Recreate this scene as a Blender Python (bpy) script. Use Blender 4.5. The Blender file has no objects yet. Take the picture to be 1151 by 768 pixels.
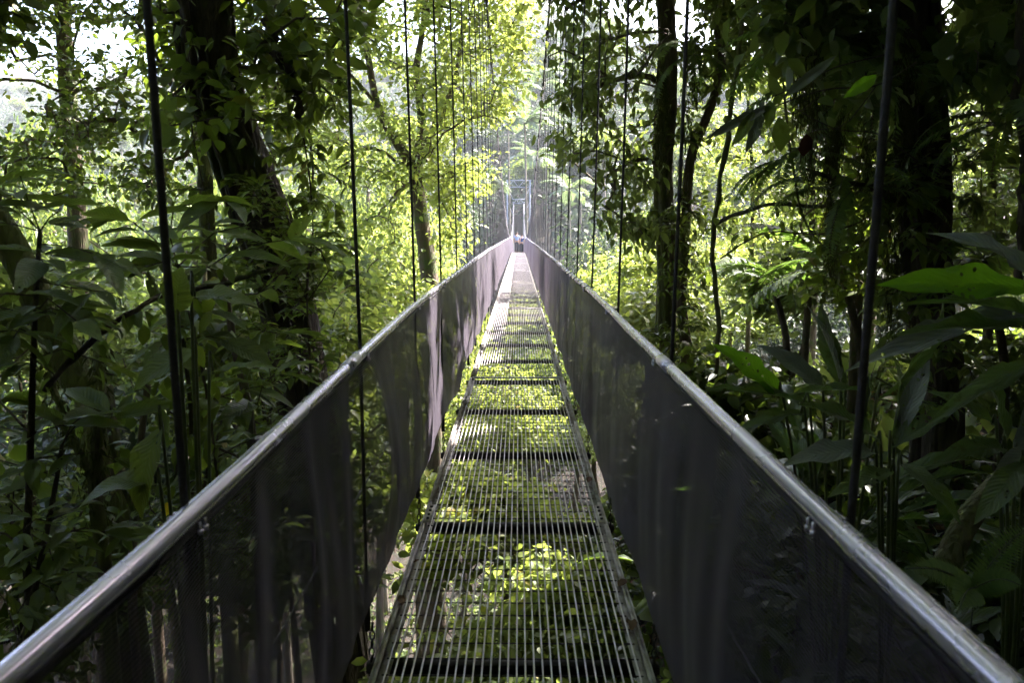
import bpy, math, random
import numpy as np
from mathutils import Vector

C = bpy.context.scene.collection
PI = math.pi
R = math.radians

# ------------------------------------------------------------------ camera frame
CAM = np.array([0.02, 0.0, 1.48])
PITCH, YAW, FPX = R(7.3), -R(0.56), 767.0
FWD = np.array([math.sin(YAW) * math.cos(PITCH), math.cos(YAW) * math.cos(PITCH), -math.sin(PITCH)])
RIGHT = np.array([math.cos(YAW), -math.sin(YAW), 0.0])
UP = np.cross(RIGHT, FWD)


def P(px, py, Y):
    """the world point seen at photo pixel (px, py) at distance Y along the bridge"""
    ray = FWD + RIGHT * ((px - 575.5) / FPX) + UP * ((384 - py) / FPX)
    return CAM + ray * (Y / ray[1])


SUN_AZ, SUN_EL = R(50), R(50)          # azimuth from +Y towards +X
SUN = np.array([math.cos(SUN_EL) * math.sin(SUN_AZ), math.cos(SUN_EL) * math.cos(SUN_AZ), math.sin(SUN_EL)])


# ------------------------------------------------------------------ ground shape
def sstep(t):
    t = np.clip(t, 0, 1)
    return t * t * (3 - 2 * t)


def ground_z(x, y):
    x = np.asarray(x, float); y = np.asarray(y, float)
    near = np.where(x > 0, -1.05 + 0.10 * np.clip(x - 1, 0, 6), -1.05 - 0.55 * np.clip(-x - 0.3, 0, 6))
    near = near - 2.4 * sstep((y - 1.6) / 3.0) * (1 - sstep((x - 0.7) / 1.6))
    edge = 5.0 + 0.9 * np.clip(x, -2, 12) - 0.25 * np.clip(-x, 0, 20)
    drop = 22 * sstep((y - edge) / 34)
    rise = 25.5 * sstep((y - 60) / 46)
    hill = 0.46 * np.clip(y - 110, 0, 400) * (0.72 + 0.28 * np.exp(-(x / 60.0) ** 2))
    side = 10 * sstep((np.abs(x) - 25) / 90) * (1 - sstep((y - 90) / 60))
    hill = hill + 0.42 * np.clip(-y - 4, 0, 200) + 0.35 * np.clip(np.abs(x) - 16, 0, 60) * (1 - sstep((y - 4) / 10))  # unseen ground round the near end raised to block low light
    bump = 0.06 * np.sin(x * 2.1 + 1.3 * np.sin(y * 1.1)) + 0.05 * np.sin(y * 2.7 + x) \
        + 0.9 * np.sin(x * 0.11 + 2) * np.sin(y * 0.09) * sstep((np.hypot(x, y) - 12) / 30)
    return near - drop + rise + hill + side + bump


# ------------------------------------------------------------------ mesh building
def link(o, parent=None):
    C.objects.link(o)
    if parent is not None:
        o.parent = parent
    return o


class MB:
    """collects vertices, faces and uvs and links them as ONE mesh object"""

    def __init__(s):
        s.v, s.f, s.uv, s.n = [], [], [], 0

    def add(s, v, faces, uv=None):
        v = np.asarray(v, np.float32).reshape(-1, 3)
        if not len(v):
            return s
        for f in faces:
            f = np.asarray(f, np.int64)
            if len(f):
                s.f.append(f + s.n)
        s.v.append(v)
        s.uv.append(np.zeros((len(v), 2), np.float32) if uv is None else np.asarray(uv, np.float32))
        s.n += len(v)
        return s

    def box(s, c, d, rot=None):
        c = np.asarray(c, float); h = np.asarray(d, float) / 2
        v = np.array([[x, y, z] for x in (-1, 1) for y in (-1, 1) for z in (-1, 1)], float) * h
        if rot is not None:
            v = v @ np.asarray(rot).T
        s.add(v + c, [[[0, 1, 3, 2], [4, 6, 7, 5], [0, 4, 5, 1], [2, 3, 7, 6], [0, 2, 6, 4], [1, 5, 7, 3]]])
        return s

    def tube(s, pts, rad, sides=6, rough=0.0, seed=0, cap=True):
        pts = np.asarray(pts, float); n = len(pts)
        rad = np.broadcast_to(np.asarray(rad, float), (n,)).copy()
        t = np.gradient(pts, axis=0)
        t /= np.linalg.norm(t, axis=1)[:, None] + 1e-9
        ref = np.array([0, 0, 1.0]) if abs(t[0][2]) < 0.9 else np.array([1.0, 0, 0])
        a = np.cross(t, ref); ln = np.linalg.norm(a, axis=1)
        for i in range(n):
            if ln[i] < 0.08:
                a[i] = a[i - 1] if i else np.cross(t[i], [0.3, 1, 0.2])
        a /= np.linalg.norm(a, axis=1)[:, None]
        b = np.cross(t, a)
        ang = np.arange(sides) * 2 * PI / sides
        rr = rad[:, None] * np.ones((1, sides))
        if rough:
            g = np.random.default_rng(seed)
            lobes = g.uniform(-1, 1, sides)[None, :] * 0.7
            rr = rr * (1 + rough * (lobes + 0.6 * g.uniform(-1, 1, (n, sides))))
        v = pts[:, None, :] + rr[:, :, None] * (np.cos(ang)[None, :, None] * a[:, None, :] + np.sin(ang)[None, :, None] * b[:, None, :])
        i = np.arange(n - 1)[:, None] * sides; j = np.arange(sides)[None, :]; k = (j + 1) % sides
        q = np.stack([i + j, i + k, i + sides + k, i + sides + j], -1).reshape(-1, 4)
        vv = v.reshape(-1, 3); faces = [q]
        if cap:
            vv = np.vstack([vv, pts[0], pts[-1]])
            m = n * sides; jj = np.arange(sides); kk = (jj + 1) % sides
            faces.append(np.stack([kk, jj, np.full(sides, m)], -1))
            faces.append(np.stack([(n - 1) * sides + jj, (n - 1) * sides + kk, np.full(sides, m + 1)], -1))
        s.add(vv, faces)
        return s

    def mesh(s, name, smooth=False):
        me = bpy.data.meshes.new(name)
        if s.n == 0:
            return me
        V = np.concatenate(s.v)
        me.vertices.add(len(V)); me.vertices.foreach_set('co', V.ravel())
        li = np.concatenate([f.ravel() for f in s.f]).astype(np.int32)
        sz = np.concatenate([np.full(len(f), f.shape[1], np.int32) for f in s.f])
        me.loops.add(len(li)); me.loops.foreach_set('vertex_index', li)
        me.polygons.add(len(sz))
        st = np.concatenate([[0], np.cumsum(sz)[:-1]]).astype(np.int32)
        me.polygons.foreach_set('loop_start', st)
        me.polygons.foreach_set('loop_total', sz)
        if smooth:
            me.polygons.foreach_set('use_smooth', np.ones(len(sz), bool))
        uv = me.uv_layers.new(name='UVMap')
        U = np.concatenate(s.uv)[li]
        uv.data.foreach_set('uv', U.ravel())
        me.update(calc_edges=True)
        return me

    def build(s, name, mat, parent=None, smooth=False, loc=None):
        if loc is not None:
            loc = np.asarray(loc, float)
            s.v = [v - loc.astype(np.float32) for v in s.v]
        me = s.mesh(name, smooth)
        o = bpy.data.objects.new(name, me)
        me.materials.append(mat)
        if loc is not None:
            o.location = loc
        return link(o, parent)


def thing(name, label, cat, loc=(0, 0, 0), group=None, kind=None):
    o = bpy.data.objects.new(name, None)
    C.objects.link(o)
    o.location = loc
    o.empty_display_size = 0.2
    o['label'] = label; o['category'] = cat
    if group: o['group'] = group
    if kind: o['kind'] = kind
    return o


def tag(o, label, cat, group=None, kind=None):
    if label: o['label'] = label
    if cat: o['category'] = cat
    if group: o['group'] = group
    if kind: o['kind'] = kind
    return o


def at_base(root, mb, name, mat, smooth=False):
    """a part built in world coordinates, put under a root that stands at its base"""
    l = np.array(root.location, np.float32)
    mb.v = [v - l for v in mb.v]
    return mb.build(name, mat, root, smooth)


# ------------------------------------------------------------------ materials
def new_mat(name):
    m = bpy.data.materials.new(name); m.use_nodes = True
    nt = m.node_tree; nt.nodes.clear()
    out = nt.nodes.new('ShaderNodeOutputMaterial')
    return m, nt, out


def N(nt, t, **kw):
    n = nt.nodes.new(t)
    for k, v in kw.items():
        if k.startswith('_'):
            setattr(n, k[1:], v)
        else:
            n.inputs[k.replace('__', ' ')].default_value = v
    return n


def ramp(nt, fac, stops):
    r = nt.nodes.new('ShaderNodeValToRGB')
    el = r.color_ramp.elements
    while len(el) < len(stops):
        el.new(0.5)
    for e, (p, c) in zip(el, stops):
        e.position = p; e.color = (*c, 1)
    nt.links.new(fac, r.inputs[0])
    return r.outputs[0]


def leaf_mat(name, dark, light, trans=(0.30, 0.46, 0.05), tf=0.42, rough=0.42, spec=0.5, veins=0.0, spot=None, old=None):
    m, nt, out = new_mat(name)
    L = nt.links.new
    geo = nt.nodes.new('ShaderNodeNewGeometry')
    stops = [(0.0, dark), (0.82, light)]
    if old is not None:
        stops += [(0.955, light), (0.985, old)]
    col = ramp(nt, geo.outputs['Random Per Island'], stops)
    tc = nt.nodes.new('ShaderNodeTexCoord')
    nz = N(nt, 'ShaderNodeTexNoise', Scale=9.0 if veins else 3.0, Detail=3.0)
    L(tc.outputs['Object'], nz.inputs['Vector'])
    hsv = N(nt, 'ShaderNodeHueSaturation')
    mr = N(nt, 'ShaderNodeMapRange'); mr.inputs['To Min'].default_value = 0.72; mr.inputs['To Max'].default_value = 1.3
    L(nz.outputs[0], mr.inputs[0]); L(mr.outputs[0], hsv.inputs['Value']); L(col, hsv.inputs['Color'])
    oi = nt.nodes.new('ShaderNodeObjectInfo')
    mh = N(nt, 'ShaderNodeMapRange'); mh.inputs['To Min'].default_value = 0.483; mh.inputs['To Max'].default_value = 0.515
    L(oi.outputs['Random'], mh.inputs[0]); L(mh.outputs[0], hsv.inputs['Hue'])
    c = hsv.outputs[0]
    if spot is not None:
        vo = N(nt, 'ShaderNodeTexNoise', Scale=26.0, Detail=2.0)
        L(tc.outputs['Object'], vo.inputs['Vector'])
        f = ramp(nt, vo.outputs[0], [(0.62, (0, 0, 0)), (0.70, (1, 1, 1))])
        mx = nt.nodes.new('ShaderNodeMixRGB'); L(f, mx.inputs[0]); L(c, mx.inputs[1]); mx.inputs[2].default_value = (*spot, 1)
        c = mx.outputs[0]
    if veins:
        uvn = nt.nodes.new('ShaderNodeUVMap'); sp = nt.nodes.new('ShaderNodeSeparateXYZ'); L(uvn.outputs[0], sp.inputs[0])
        au = N(nt, 'ShaderNodeMath', _operation='ABSOLUTE'); L(sp.outputs[0], au.inputs[0])
        mxx = N(nt, 'ShaderNodeMath', _operation='MAXIMUM'); L(au.outputs[0], mxx.inputs[0]); L(sp.outputs[1], mxx.inputs[1])
        an = N(nt, 'ShaderNodeMath', _operation='MULTIPLY_ADD'); L(nz.outputs[0], an.inputs[0]); an.inputs[1].default_value = 0.5; L(mxx.outputs[0], an.inputs[2])
        sb_ = N(nt, 'ShaderNodeMapRange'); sb_.inputs['From Min'].default_value = 1.27; sb_.inputs['From Max'].default_value = 1.36; L(an.outputs[0], sb_.inputs[0])
        mb_ = nt.nodes.new('ShaderNodeMixRGB'); L(sb_.outputs[0], mb_.inputs[0]); L(c, mb_.inputs[1]); mb_.inputs[2].default_value = (0.10, 0.06, 0.025, 1)
        c = mb_.outputs[0]
    p = N(nt, 'ShaderNodeBsdfPrincipled', Roughness=rough)
    p.inputs['Specular IOR Level'].default_value = spec
    L(c, p.inputs['Base Color'])
    t = nt.nodes.new('ShaderNodeBsdfTranslucent')
    mt = nt.nodes.new('ShaderNodeMixRGB'); mt.inputs[0].default_value = 0.72
    L(c, mt.inputs[1]); mt.inputs[2].default_value = (*trans, 1); L(mt.outputs[0], t.inputs['Color'])
    mix = nt.nodes.new('ShaderNodeMixShader'); mix.inputs[0].default_value = tf
    L(p.outputs[0], mix.inputs[1]); L(t.outputs[0], mix.inputs[2])
    if veins:
        uv = nt.nodes.new('ShaderNodeUVMap')
        sx = nt.nodes.new('ShaderNodeSeparateXYZ'); L(uv.outputs[0], sx.inputs[0])
        ab = N(nt, 'ShaderNodeMath', _operation='ABSOLUTE'); L(sx.outputs[0], ab.inputs[0])
        ma = N(nt, 'ShaderNodeMath', _operation='MULTIPLY_ADD'); L(ab.outputs[0], ma.inputs[0]); ma.inputs[1].default_value = -0.22; L(sx.outputs[1], ma.inputs[2])
        fr = N(nt, 'ShaderNodeMath', _operation='MULTIPLY'); L(ma.outputs[0], fr.inputs[0]); fr.inputs[1].default_value = 95.0
        sn = N(nt, 'ShaderNodeMath', _operation='SINE'); L(fr.outputs[0], sn.inputs[0])
        rib = N(nt, 'ShaderNodeMapRange'); rib.inputs['From Max'].default_value = 0.07; rib.inputs['To Min'].default_value = 3.0; rib.inputs['To Max'].default_value = 0.0
        L(ab.outputs[0], rib.inputs[0])
        ad = N(nt, 'ShaderNodeMath', _operation='ADD'); L(sn.outputs[0], ad.inputs[0]); L(rib.outputs[0], ad.inputs[1])
        bp = N(nt, 'ShaderNodeBump', Strength=veins, Distance=0.004); L(ad.outputs[0], bp.inputs['Height'])
        L(bp.outputs[0], p.inputs['Normal']); L(bp.outputs[0], t.inputs['Normal'])
    if veins:
        hv = N(nt, 'ShaderNodeTexVoronoi', Scale=28.0); L(tc.outputs['Object'], hv.inputs['Vector'])
        hn = N(nt, 'ShaderNodeTexNoise', Scale=5.0, Detail=1.0); L(tc.outputs['Object'], hn.inputs['Vector'])
        hs = N(nt, 'ShaderNodeMath', _operation='MULTIPLY_ADD'); L(hn.outputs[0], hs.inputs[0]); hs.inputs[1].default_value = -1.1; L(hv.outputs['Distance'], hs.inputs[2])
        lt = N(nt, 'ShaderNodeMath', _operation='LESS_THAN'); L(hs.outputs[0], lt.inputs[0]); lt.inputs[1].default_value = -0.48
        tr = nt.nodes.new('ShaderNodeBsdfTransparent'); m3 = nt.nodes.new('ShaderNodeMixShader')
        L(lt.outputs[0], m3.inputs[0]); L(mix.outputs[0], m3.inputs[1]); L(tr.outputs[0], m3.inputs[2])
        mix = m3
    L(mix.outputs[0], out.inputs[0])
    return m


def bark_mat(name, a, b, moss=(0.06, 0.085, 0.02), mf=0.4, scale=6.0):
    m, nt, out = new_mat(name); L = nt.links.new
    tc = nt.nodes.new('ShaderNodeTexCoord')
    mp = nt.nodes.new('ShaderNodeMapping'); mp.inputs['Scale'].default_value = (scale, scale, scale * 0.22)
    L(tc.outputs['Object'], mp.inputs[0])
    n1 = N(nt, 'ShaderNodeTexNoise', Scale=2.2, Detail=8.0, Roughness=0.65); L(mp.outputs[0], n1.inputs['Vector'])
    v = N(nt, 'ShaderNodeTexVoronoi', Scale=4.0, _feature='DISTANCE_TO_EDGE'); L(mp.outputs[0], v.inputs['Vector'])
    c = ramp(nt, n1.outputs[0], [(0.3, a), (0.72, b)])
    n2 = N(nt, 'ShaderNodeTexNoise', Scale=1.7, Detail=5.0, Roughness=0.7); L(tc.outputs['Object'], n2.inputs['Vector'])
    f = ramp(nt, n2.outputs[0], [(0.62 - 0.25 * mf, (0, 0, 0)), (0.75 - 0.25 * mf, (1, 1, 1))])
    mx = nt.nodes.new('ShaderNodeMixRGB'); L(f, mx.inputs[0]); L(c, mx.inputs[1]); mx.inputs[2].default_value = (*moss, 1)
    p = N(nt, 'ShaderNodeBsdfPrincipled', Roughness=0.88); L(mx.outputs[0], p.inputs['Base Color'])
    ad = N(nt, 'ShaderNodeMath', _operation='ADD'); L(n1.outputs[0], ad.inputs[0]); L(v.outputs['Distance'], ad.inputs[1])
    bp = N(nt, 'ShaderNodeBump', Strength=0.9, Distance=0.03); L(ad.outputs[0], bp.inputs['Height']); L(bp.outputs[0], p.inputs['Normal'])
    L(p.outputs[0], out.inputs[0])
    return m


def plain_mat(name, a, b=None, rough=0.6, metal=0.0, scale=14.0, bump=0.2, dist=0.003, detail=5.0, lo=0.35, hi=0.65, spec=0.5):
    m, nt, out = new_mat(name); L = nt.links.new
    tc = nt.nodes.new('ShaderNodeTexCoord')
    n1 = N(nt, 'ShaderNodeTexNoise', Scale=scale, Detail=detail, Roughness=0.65); L(tc.outputs['Object'], n1.inputs['Vector'])
    p = N(nt, 'ShaderNodeBsdfPrincipled', Metallic=metal)
    p.inputs['Specular IOR Level'].default_value = spec
    L(ramp(nt, n1.outputs[0], [(lo, a), (hi, b or a)]), p.inputs['Base Color'])
    mr = N(nt, 'ShaderNodeMapRange'); mr.inputs['To Min'].default_value = max(rough - 0.12, 0.05); mr.inputs['To Max'].default_value = min(rough + 0.15, 1)
    L(n1.outputs[0], mr.inputs[0]); L(mr.outputs[0], p.inputs['Roughness'])
    bp = N(nt, 'ShaderNodeBump', Strength=bump, Distance=dist); L(n1.outputs[0], bp.inputs['Height']); L(bp.outputs[0], p.inputs['Normal'])
    L(p.outputs[0], out.inputs[0])
    return m


def net_mat():
    m, nt, out = new_mat('shade_net'); L = nt.links.new
    tc = nt.nodes.new('ShaderNodeTexCoord')
    lw = N(nt, 'ShaderNodeLayerWeight', Blend=0.5)
    nz = N(nt, 'ShaderNodeTexNoise', Scale=1.6, Detail=4.0); L(tc.outputs['Object'], nz.inputs['Vector'])
    uv = nt.nodes.new('ShaderNodeUVMap')
    sx = nt.nodes.new('ShaderNodeSeparateXYZ'); L(uv.outputs[0], sx.inputs[0])
    w = N(nt, 'ShaderNodeMath', _operation='MULTIPLY'); L(sx.outputs[1], w.inputs[0]); w.inputs[1].default_value = 2 * PI / 0.0085
    sn = N(nt, 'ShaderNodeMath', _operation='SINE'); L(w.outputs[0], sn.inputs[0])
    # share of thread in the weave grows as it is seen edge-on
    a = N(nt, 'ShaderNodeMapRange'); a.inputs['To Min'].default_value = 0.62; a.inputs['To Max'].default_value = 1.0; a.inputs['From Min'].default_value = 0.45; a.inputs['From Max'].default_value = 0.78
    L(lw.outputs['Facing'], a.inputs[0])
    b = N(nt, 'ShaderNodeMath', _operation='MULTIPLY_ADD'); L(sn.outputs[0], b.inputs[0]); b.inputs[1].default_value = 0.13; L(a.outputs[0], b.inputs[2])
    b.use_clamp = True
    d = N(nt, 'ShaderNodeBsdfPrincipled', Roughness=0.62)
    L(ramp(nt, nz.outputs[0], [(0.3, (0.028, 0.022, 0.032)), (0.7, (0.066, 0.053, 0.073))]), d.inputs['Base Color'])
    d.inputs['Sheen Weight'].default_value = 0.15; d.inputs['Sheen Roughness'].default_value = 0.3; d.inputs['Sheen Tint'].default_value = (0.95, 0.88, 1.0, 1)
    d.inputs['Specular IOR Level'].default_value = 0.25
    bp = N(nt, 'ShaderNodeBump', Strength=0.25, Distance=0.002); L(sn.outputs[0], bp.inputs['Height']); L(bp.outputs[0], d.inputs['Normal'])
    t = nt.nodes.new('ShaderNodeBsdfTranslucent'); t.inputs[0].default_value = (0.06, 0.048, 0.064, 1)
    m1 = nt.nodes.new('ShaderNodeMixShader'); m1.inputs[0].default_value = 0.2
    L(d.outputs[0], m1.inputs[1]); L(t.outputs[0], m1.inputs[2])
    tr = nt.nodes.new('ShaderNodeBsdfTransparent')
    m2 = nt.nodes.new('ShaderNodeMixShader'); L(b.outputs[0], m2.inputs[0]); L(tr.outputs[0], m2.inputs[1]); L(m1.outputs[0], m2.inputs[2])
    L(m2.outputs[0], out.inputs[0])
    return m


def soil_mat():
    m, nt, out = new_mat('forest_soil'); L = nt.links.new
    tc = nt.nodes.new('ShaderNodeTexCoord')
    n1 = N(nt, 'ShaderNodeTexNoise', Scale=0.6, Detail=9.0, Roughness=0.7); L(tc.outputs['Object'], n1.inputs['Vector'])
    v = N(nt, 'ShaderNodeTexVoronoi', Scale=9.0); L(tc.outputs['Object'], v.inputs['Vector'])
    c = ramp(nt, n1.outputs[0], [(0.3, (0.018, 0.012, 0.008)), (0.55, (0.034, 0.025, 0.014)), (0.72, (0.02, 0.03, 0.009))])
    mx = nt.nodes.new('ShaderNodeMixRGB'); mx.blend_type = 'MULTIPLY'; mx.inputs[0].default_value = 0.6
    L(c, mx.inputs[1]); L(v.outputs['Color'], mx.inputs[2])
    p = N(nt, 'ShaderNodeBsdfPrincipled', Roughness=0.95); L(mx.outputs[0], p.inputs['Base Color'])
    bp = N(nt, 'ShaderNodeBump', Strength=1.0, Distance=0.06); L(v.outputs['Distance'], bp.inputs['Height']); L(bp.outputs[0], p.inputs['Normal'])
    L(p.outputs[0], out.inputs[0])
    return m


M = {}
M['soil'] = soil_mat()
M['bark_dark'] = bark_mat('dark_bark', (0.022, 0.017, 0.013), (0.095, 0.072, 0.052), mf=0.3)
M['bark_brown'] = bark_mat('brown_bark', (0.05, 0.035, 0.022), (0.14, 0.105, 0.07), mf=0.5)
M['bark_moss'] = bark_mat('mossy_bark', (0.05, 0.04, 0.022), (0.11, 0.09, 0.045), moss=(0.09, 0.105, 0.025), mf=0.9)
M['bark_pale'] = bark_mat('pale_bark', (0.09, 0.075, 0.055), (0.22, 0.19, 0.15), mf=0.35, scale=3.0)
M['twig'] = bark_mat('twig_bark', (0.03, 0.022, 0.013), (0.08, 0.06, 0.035), mf=0.4, scale=20.0)
M['petiole'] = plain_mat('green_stem', (0.035, 0.05, 0.015), (0.07, 0.09, 0.025), rough=0.5)
M['leaf_canopy'] = leaf_mat('canopy_leaf', (0.030, 0.052, 0.011), (0.080, 0.115, 0.022), trans=(0.26, 0.37, 0.03), old=(0.16, 0.10, 0.02))
M['leaf_bright'] = leaf_mat('bright_leaf', (0.058, 0.098, 0.022), (0.130, 0.165, 0.040), trans=(0.46, 0.56, 0.09), tf=0.5, rough=0.5, old=(0.25, 0.19, 0.03))
M['leaf_valley'] = leaf_mat('valley_leaf', (0.036, 0.066, 0.017), (0.090, 0.128, 0.032), trans=(0.32, 0.42, 0.07), tf=0.42, rough=0.5)
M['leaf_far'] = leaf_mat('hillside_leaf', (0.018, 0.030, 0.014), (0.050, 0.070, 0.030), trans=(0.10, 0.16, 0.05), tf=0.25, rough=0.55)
M['leaf_dark'] = leaf_mat('dark_glossy_leaf', (0.022, 0.040, 0.012), (0.056, 0.082, 0.022), trans=(0.18, 0.28, 0.02), tf=0.36, rough=0.34)
M['leaf_broad'] = leaf_mat('broad_veined_leaf', (0.040, 0.066, 0.020), (0.092, 0.125, 0.036), trans=(0.28, 0.40, 0.035), tf=0.38, rough=0.36, veins=0.25, spot=(0.03, 0.035, 0.012))
M['leaf_ginger'] = leaf_mat('long_veined_leaf', (0.042, 0.066, 0.032), (0.088, 0.115, 0.052), trans=(0.18, 0.34, 0.03), tf=0.34, rough=0.33, spec=0.6, veins=0.28, spot=(0.035, 0.03, 0.015))
M['leaf_lit'] = leaf_mat('sunlit_green_blade', (0.060, 0.140, 0.012), (0.080, 0.170, 0.014), trans=(0.30, 0.62, 0.02), tf=0.6, rough=0.4, veins=0.15)  # sunlit copy of the long leaf, brightness put into its green
M['leaf_grey'] = leaf_mat('grey_sheen_blade', (0.095, 0.110, 0.092), (0.160, 0.172, 0.148), trans=(0.10, 0.16, 0.05), tf=0.18, rough=0.38, spec=0.6, veins=0.3)  # sky sheen put into the leaf colour as grey
M['leaf_fern'] = leaf_mat('fern_leaf', (0.035, 0.070, 0.020), (0.080, 0.120, 0.032), trans=(0.25, 0.42, 0.05), tf=0.4, rough=0.5)
M['leaf_palm'] = leaf_mat('palm_leaf', (0.090, 0.130, 0.085), (0.150, 0.190, 0.125), trans=(0.28, 0.40, 0.12), tf=0.35, rough=0.38, spec=0.7)
M['leaf_yellow'] = leaf_mat('yellow_leaf', (0.65, 0.45, 0.02), (0.75, 0.55, 0.03), trans=(0.9, 0.65, 0.03), tf=0.5)
M['leaf_dead'] = leaf_mat('dead_leaf', (0.055, 0.030, 0.016), (0.17, 0.105, 0.06), trans=(0.16, 0.08, 0.03), tf=0.15, rough=0.75, spec=0.2)
M['leaf_deadred'] = leaf_mat('dry_dark_leaf', (0.030, 0.010, 0.008), (0.040, 0.014, 0.010), trans=(0.07, 0.02, 0.01), tf=0.2, rough=0.7)
M['moss'] = leaf_mat('hanging_moss', (0.035, 0.040, 0.013), (0.075, 0.078, 0.026), trans=(0.10, 0.12, 0.03), tf=0.28, rough=0.9, spec=0.1)
M['steel'] = plain_mat('galvanised_steel', (0.62, 0.57, 0.70), (0.70, 0.65, 0.79), rough=0.24, metal=0.7, scale=3, bump=0.02)
M['rod'] = plain_mat('worn_steel_rod', (0.56, 0.51, 0.52), (0.78, 0.72, 0.73), rough=0.38, metal=0.3, scale=25, bump=0.15)
M['rod_dark'] = plain_mat('dark_steel_rod', (0.045, 0.04, 0.04), (0.10, 0.085, 0.08), rough=0.6, metal=0.4, scale=25)
M['edge'] = plain_mat('weathered_steel_angle', (0.26, 0.21, 0.18), (0.62, 0.58, 0.54), rough=0.55, metal=0.15, scale=11, bump=0.35)
M['beam'] = plain_mat('black_steel_beam', (0.02, 0.018, 0.018), (0.05, 0.042, 0.04), rough=0.6, metal=0.3)
M['cable'] = plain_mat('dark_wire_rope', (0.018, 0.015, 0.02), (0.045, 0.038, 0.048), rough=0.6, metal=0.3, scale=80, bump=0.6)
M['cable_pale'] = plain_mat('pale_wire_rope', (0.22, 0.21, 0.22), (0.36, 0.34, 0.34), rough=0.5, metal=0.5, scale=60)
M['tower'] = plain_mat('painted_tower_steel', (0.17, 0.19, 0.23), (0.30, 0.33, 0.38), rough=0.5, metal=0.1, scale=6)
M['net'] = net_mat()
M['skin'] = plain_mat('skin', (0.42, 0.24, 0.17), (0.46, 0.27, 0.19), rough=0.55)
M['shirt'] = plain_mat('pale_blue_cotton', (0.22, 0.30, 0.46), (0.32, 0.40, 0.56), rough=0.85)
M['navy'] = plain_mat('navy_cotton', (0.03, 0.05, 0.14), (0.05, 0.08, 0.20), rough=0.85)
M['trousers'] = plain_mat('dark_trousers', (0.03, 0.028, 0.035), (0.055, 0.05, 0.06), rough=0.9)
M['hair'] = plain_mat('brown_hair', (0.035, 0.02, 0.012), (0.07, 0.04, 0.022), rough=0.7, scale=60)
M['pack'] = plain_mat('dark_backpack_cloth', (0.02, 0.03, 0.05), (0.04, 0.06, 0.09), rough=0.8)
M['shoe'] = plain_mat('shoe_rubber', (0.04, 0.035, 0.03), (0.08, 0.07, 0.06), rough=0.8)
M['green_cloth'] = plain_mat('green_cotton', (0.10, 0.32, 0.10), (0.14, 0.40, 0.14), rough=0.85)


# ------------------------------------------------------------------ leaves
def unit(a):
    return a / (np.linalg.norm(a, axis=-1, keepdims=True) + 1e-9)


LEAF2 = (np.array([[0, 0, 0], [0.34, 0.46, 0.10], [0, 1, -0.10], [-0.34, 0.46, 0.10]], float),
         [np.array([[0, 1, 2], [0, 2, 3]])])
_l8 = np.array([[0, 0, 0], [0.27, 0.26, 0.07], [0.25, 0.62, 0.02], [0, 1.0, -0.16], [-0.25, 0.62, 0.02], [-0.27, 0.26, 0.07], [0, 0.28, 0], [0, 0.64, -0.05]], float)
LEAF8 = (_l8, [np.array([[0, 1, 6], [0, 6, 5], [7, 2, 3], [7, 3, 4]]), np.array([[6, 1, 2, 7], [6, 7, 4, 5]])])


def blade_template(rows=11, cols=5, ratio=0.26, droop=0.25, fold=0.12, wavy=0.02, seed=0, peak=0.42):
    """a long leaf: x across, y along (0..1), z up, drooping towards the tip, folded along the midrib"""
    g = np.random.default_rng(seed)
    V, UV = [], []
    for i in range(rows):
        t = i / (rows - 1)
        a = 1.35 if t < peak else 1.1
        w = ratio * 0.5 * (math.sin(PI * 0.5 * min(t / peak, 1)) ** 0.75 if t < peak else (math.cos(PI * 0.5 * (t - peak) / (1 - peak))) ** 0.9)
        w = max(w, 0.004)
        th = droop * t
        y = t * math.cos(th * 0.9); z = -droop * t * t * 0.8
        ph = g.uniform(-1, 1)
        for j in range(cols):
            u = (j / (cols - 1)) * 2 - 1
            V.append([u * w, y, z + abs(u) * w * fold * 4 + wavy * abs(u) ** 1.5 * (math.sin(t * 17 + u * 2 + seed) + 0.6 * ph) * (w / ratio * 2)])
            UV.append([u, t])
    F = []
    for i in range(rows - 1):
        for j in range(cols - 1):
            k = i * cols + j
            F.append([k, k + 1, k + cols + 1, k + cols])
    return np.array(V), [np.array(F)], np.array(UV)


def add_leaves(mb, T, pos, dirs, nrm, size, wid=1.0):
    v, fs = T[0], T[1]
    uv = T[2] if len(T) > 2 else None
    n = len(pos)
    if n == 0:
        return
    d = unit(dirs); x = unit(np.cross(d, nrm)); z = np.cross(x, d)
    size = np.broadcast_to(np.asarray(size, float), (n,)); wid = np.broadcast_to(np.asarray(wid, float), (n,))
    V = pos[:, None, :] + size[:, None, None] * (v[None, :, 0, None] * wid[:, None, None] * x[:, None, :] + v[None, :, 1, None] * d[:, None, :] + v[None, :, 2, None] * z[:, None, :])
    k = len(v)
    off = (np.arange(n) * k)[:, None, None]
    faces = [(f[None] + off).reshape(-1, f.shape[1]) for f in fs]
    mb.add(V.reshape(-1, 3), faces, None if uv is None else np.tile(uv, (n, 1)))


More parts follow.
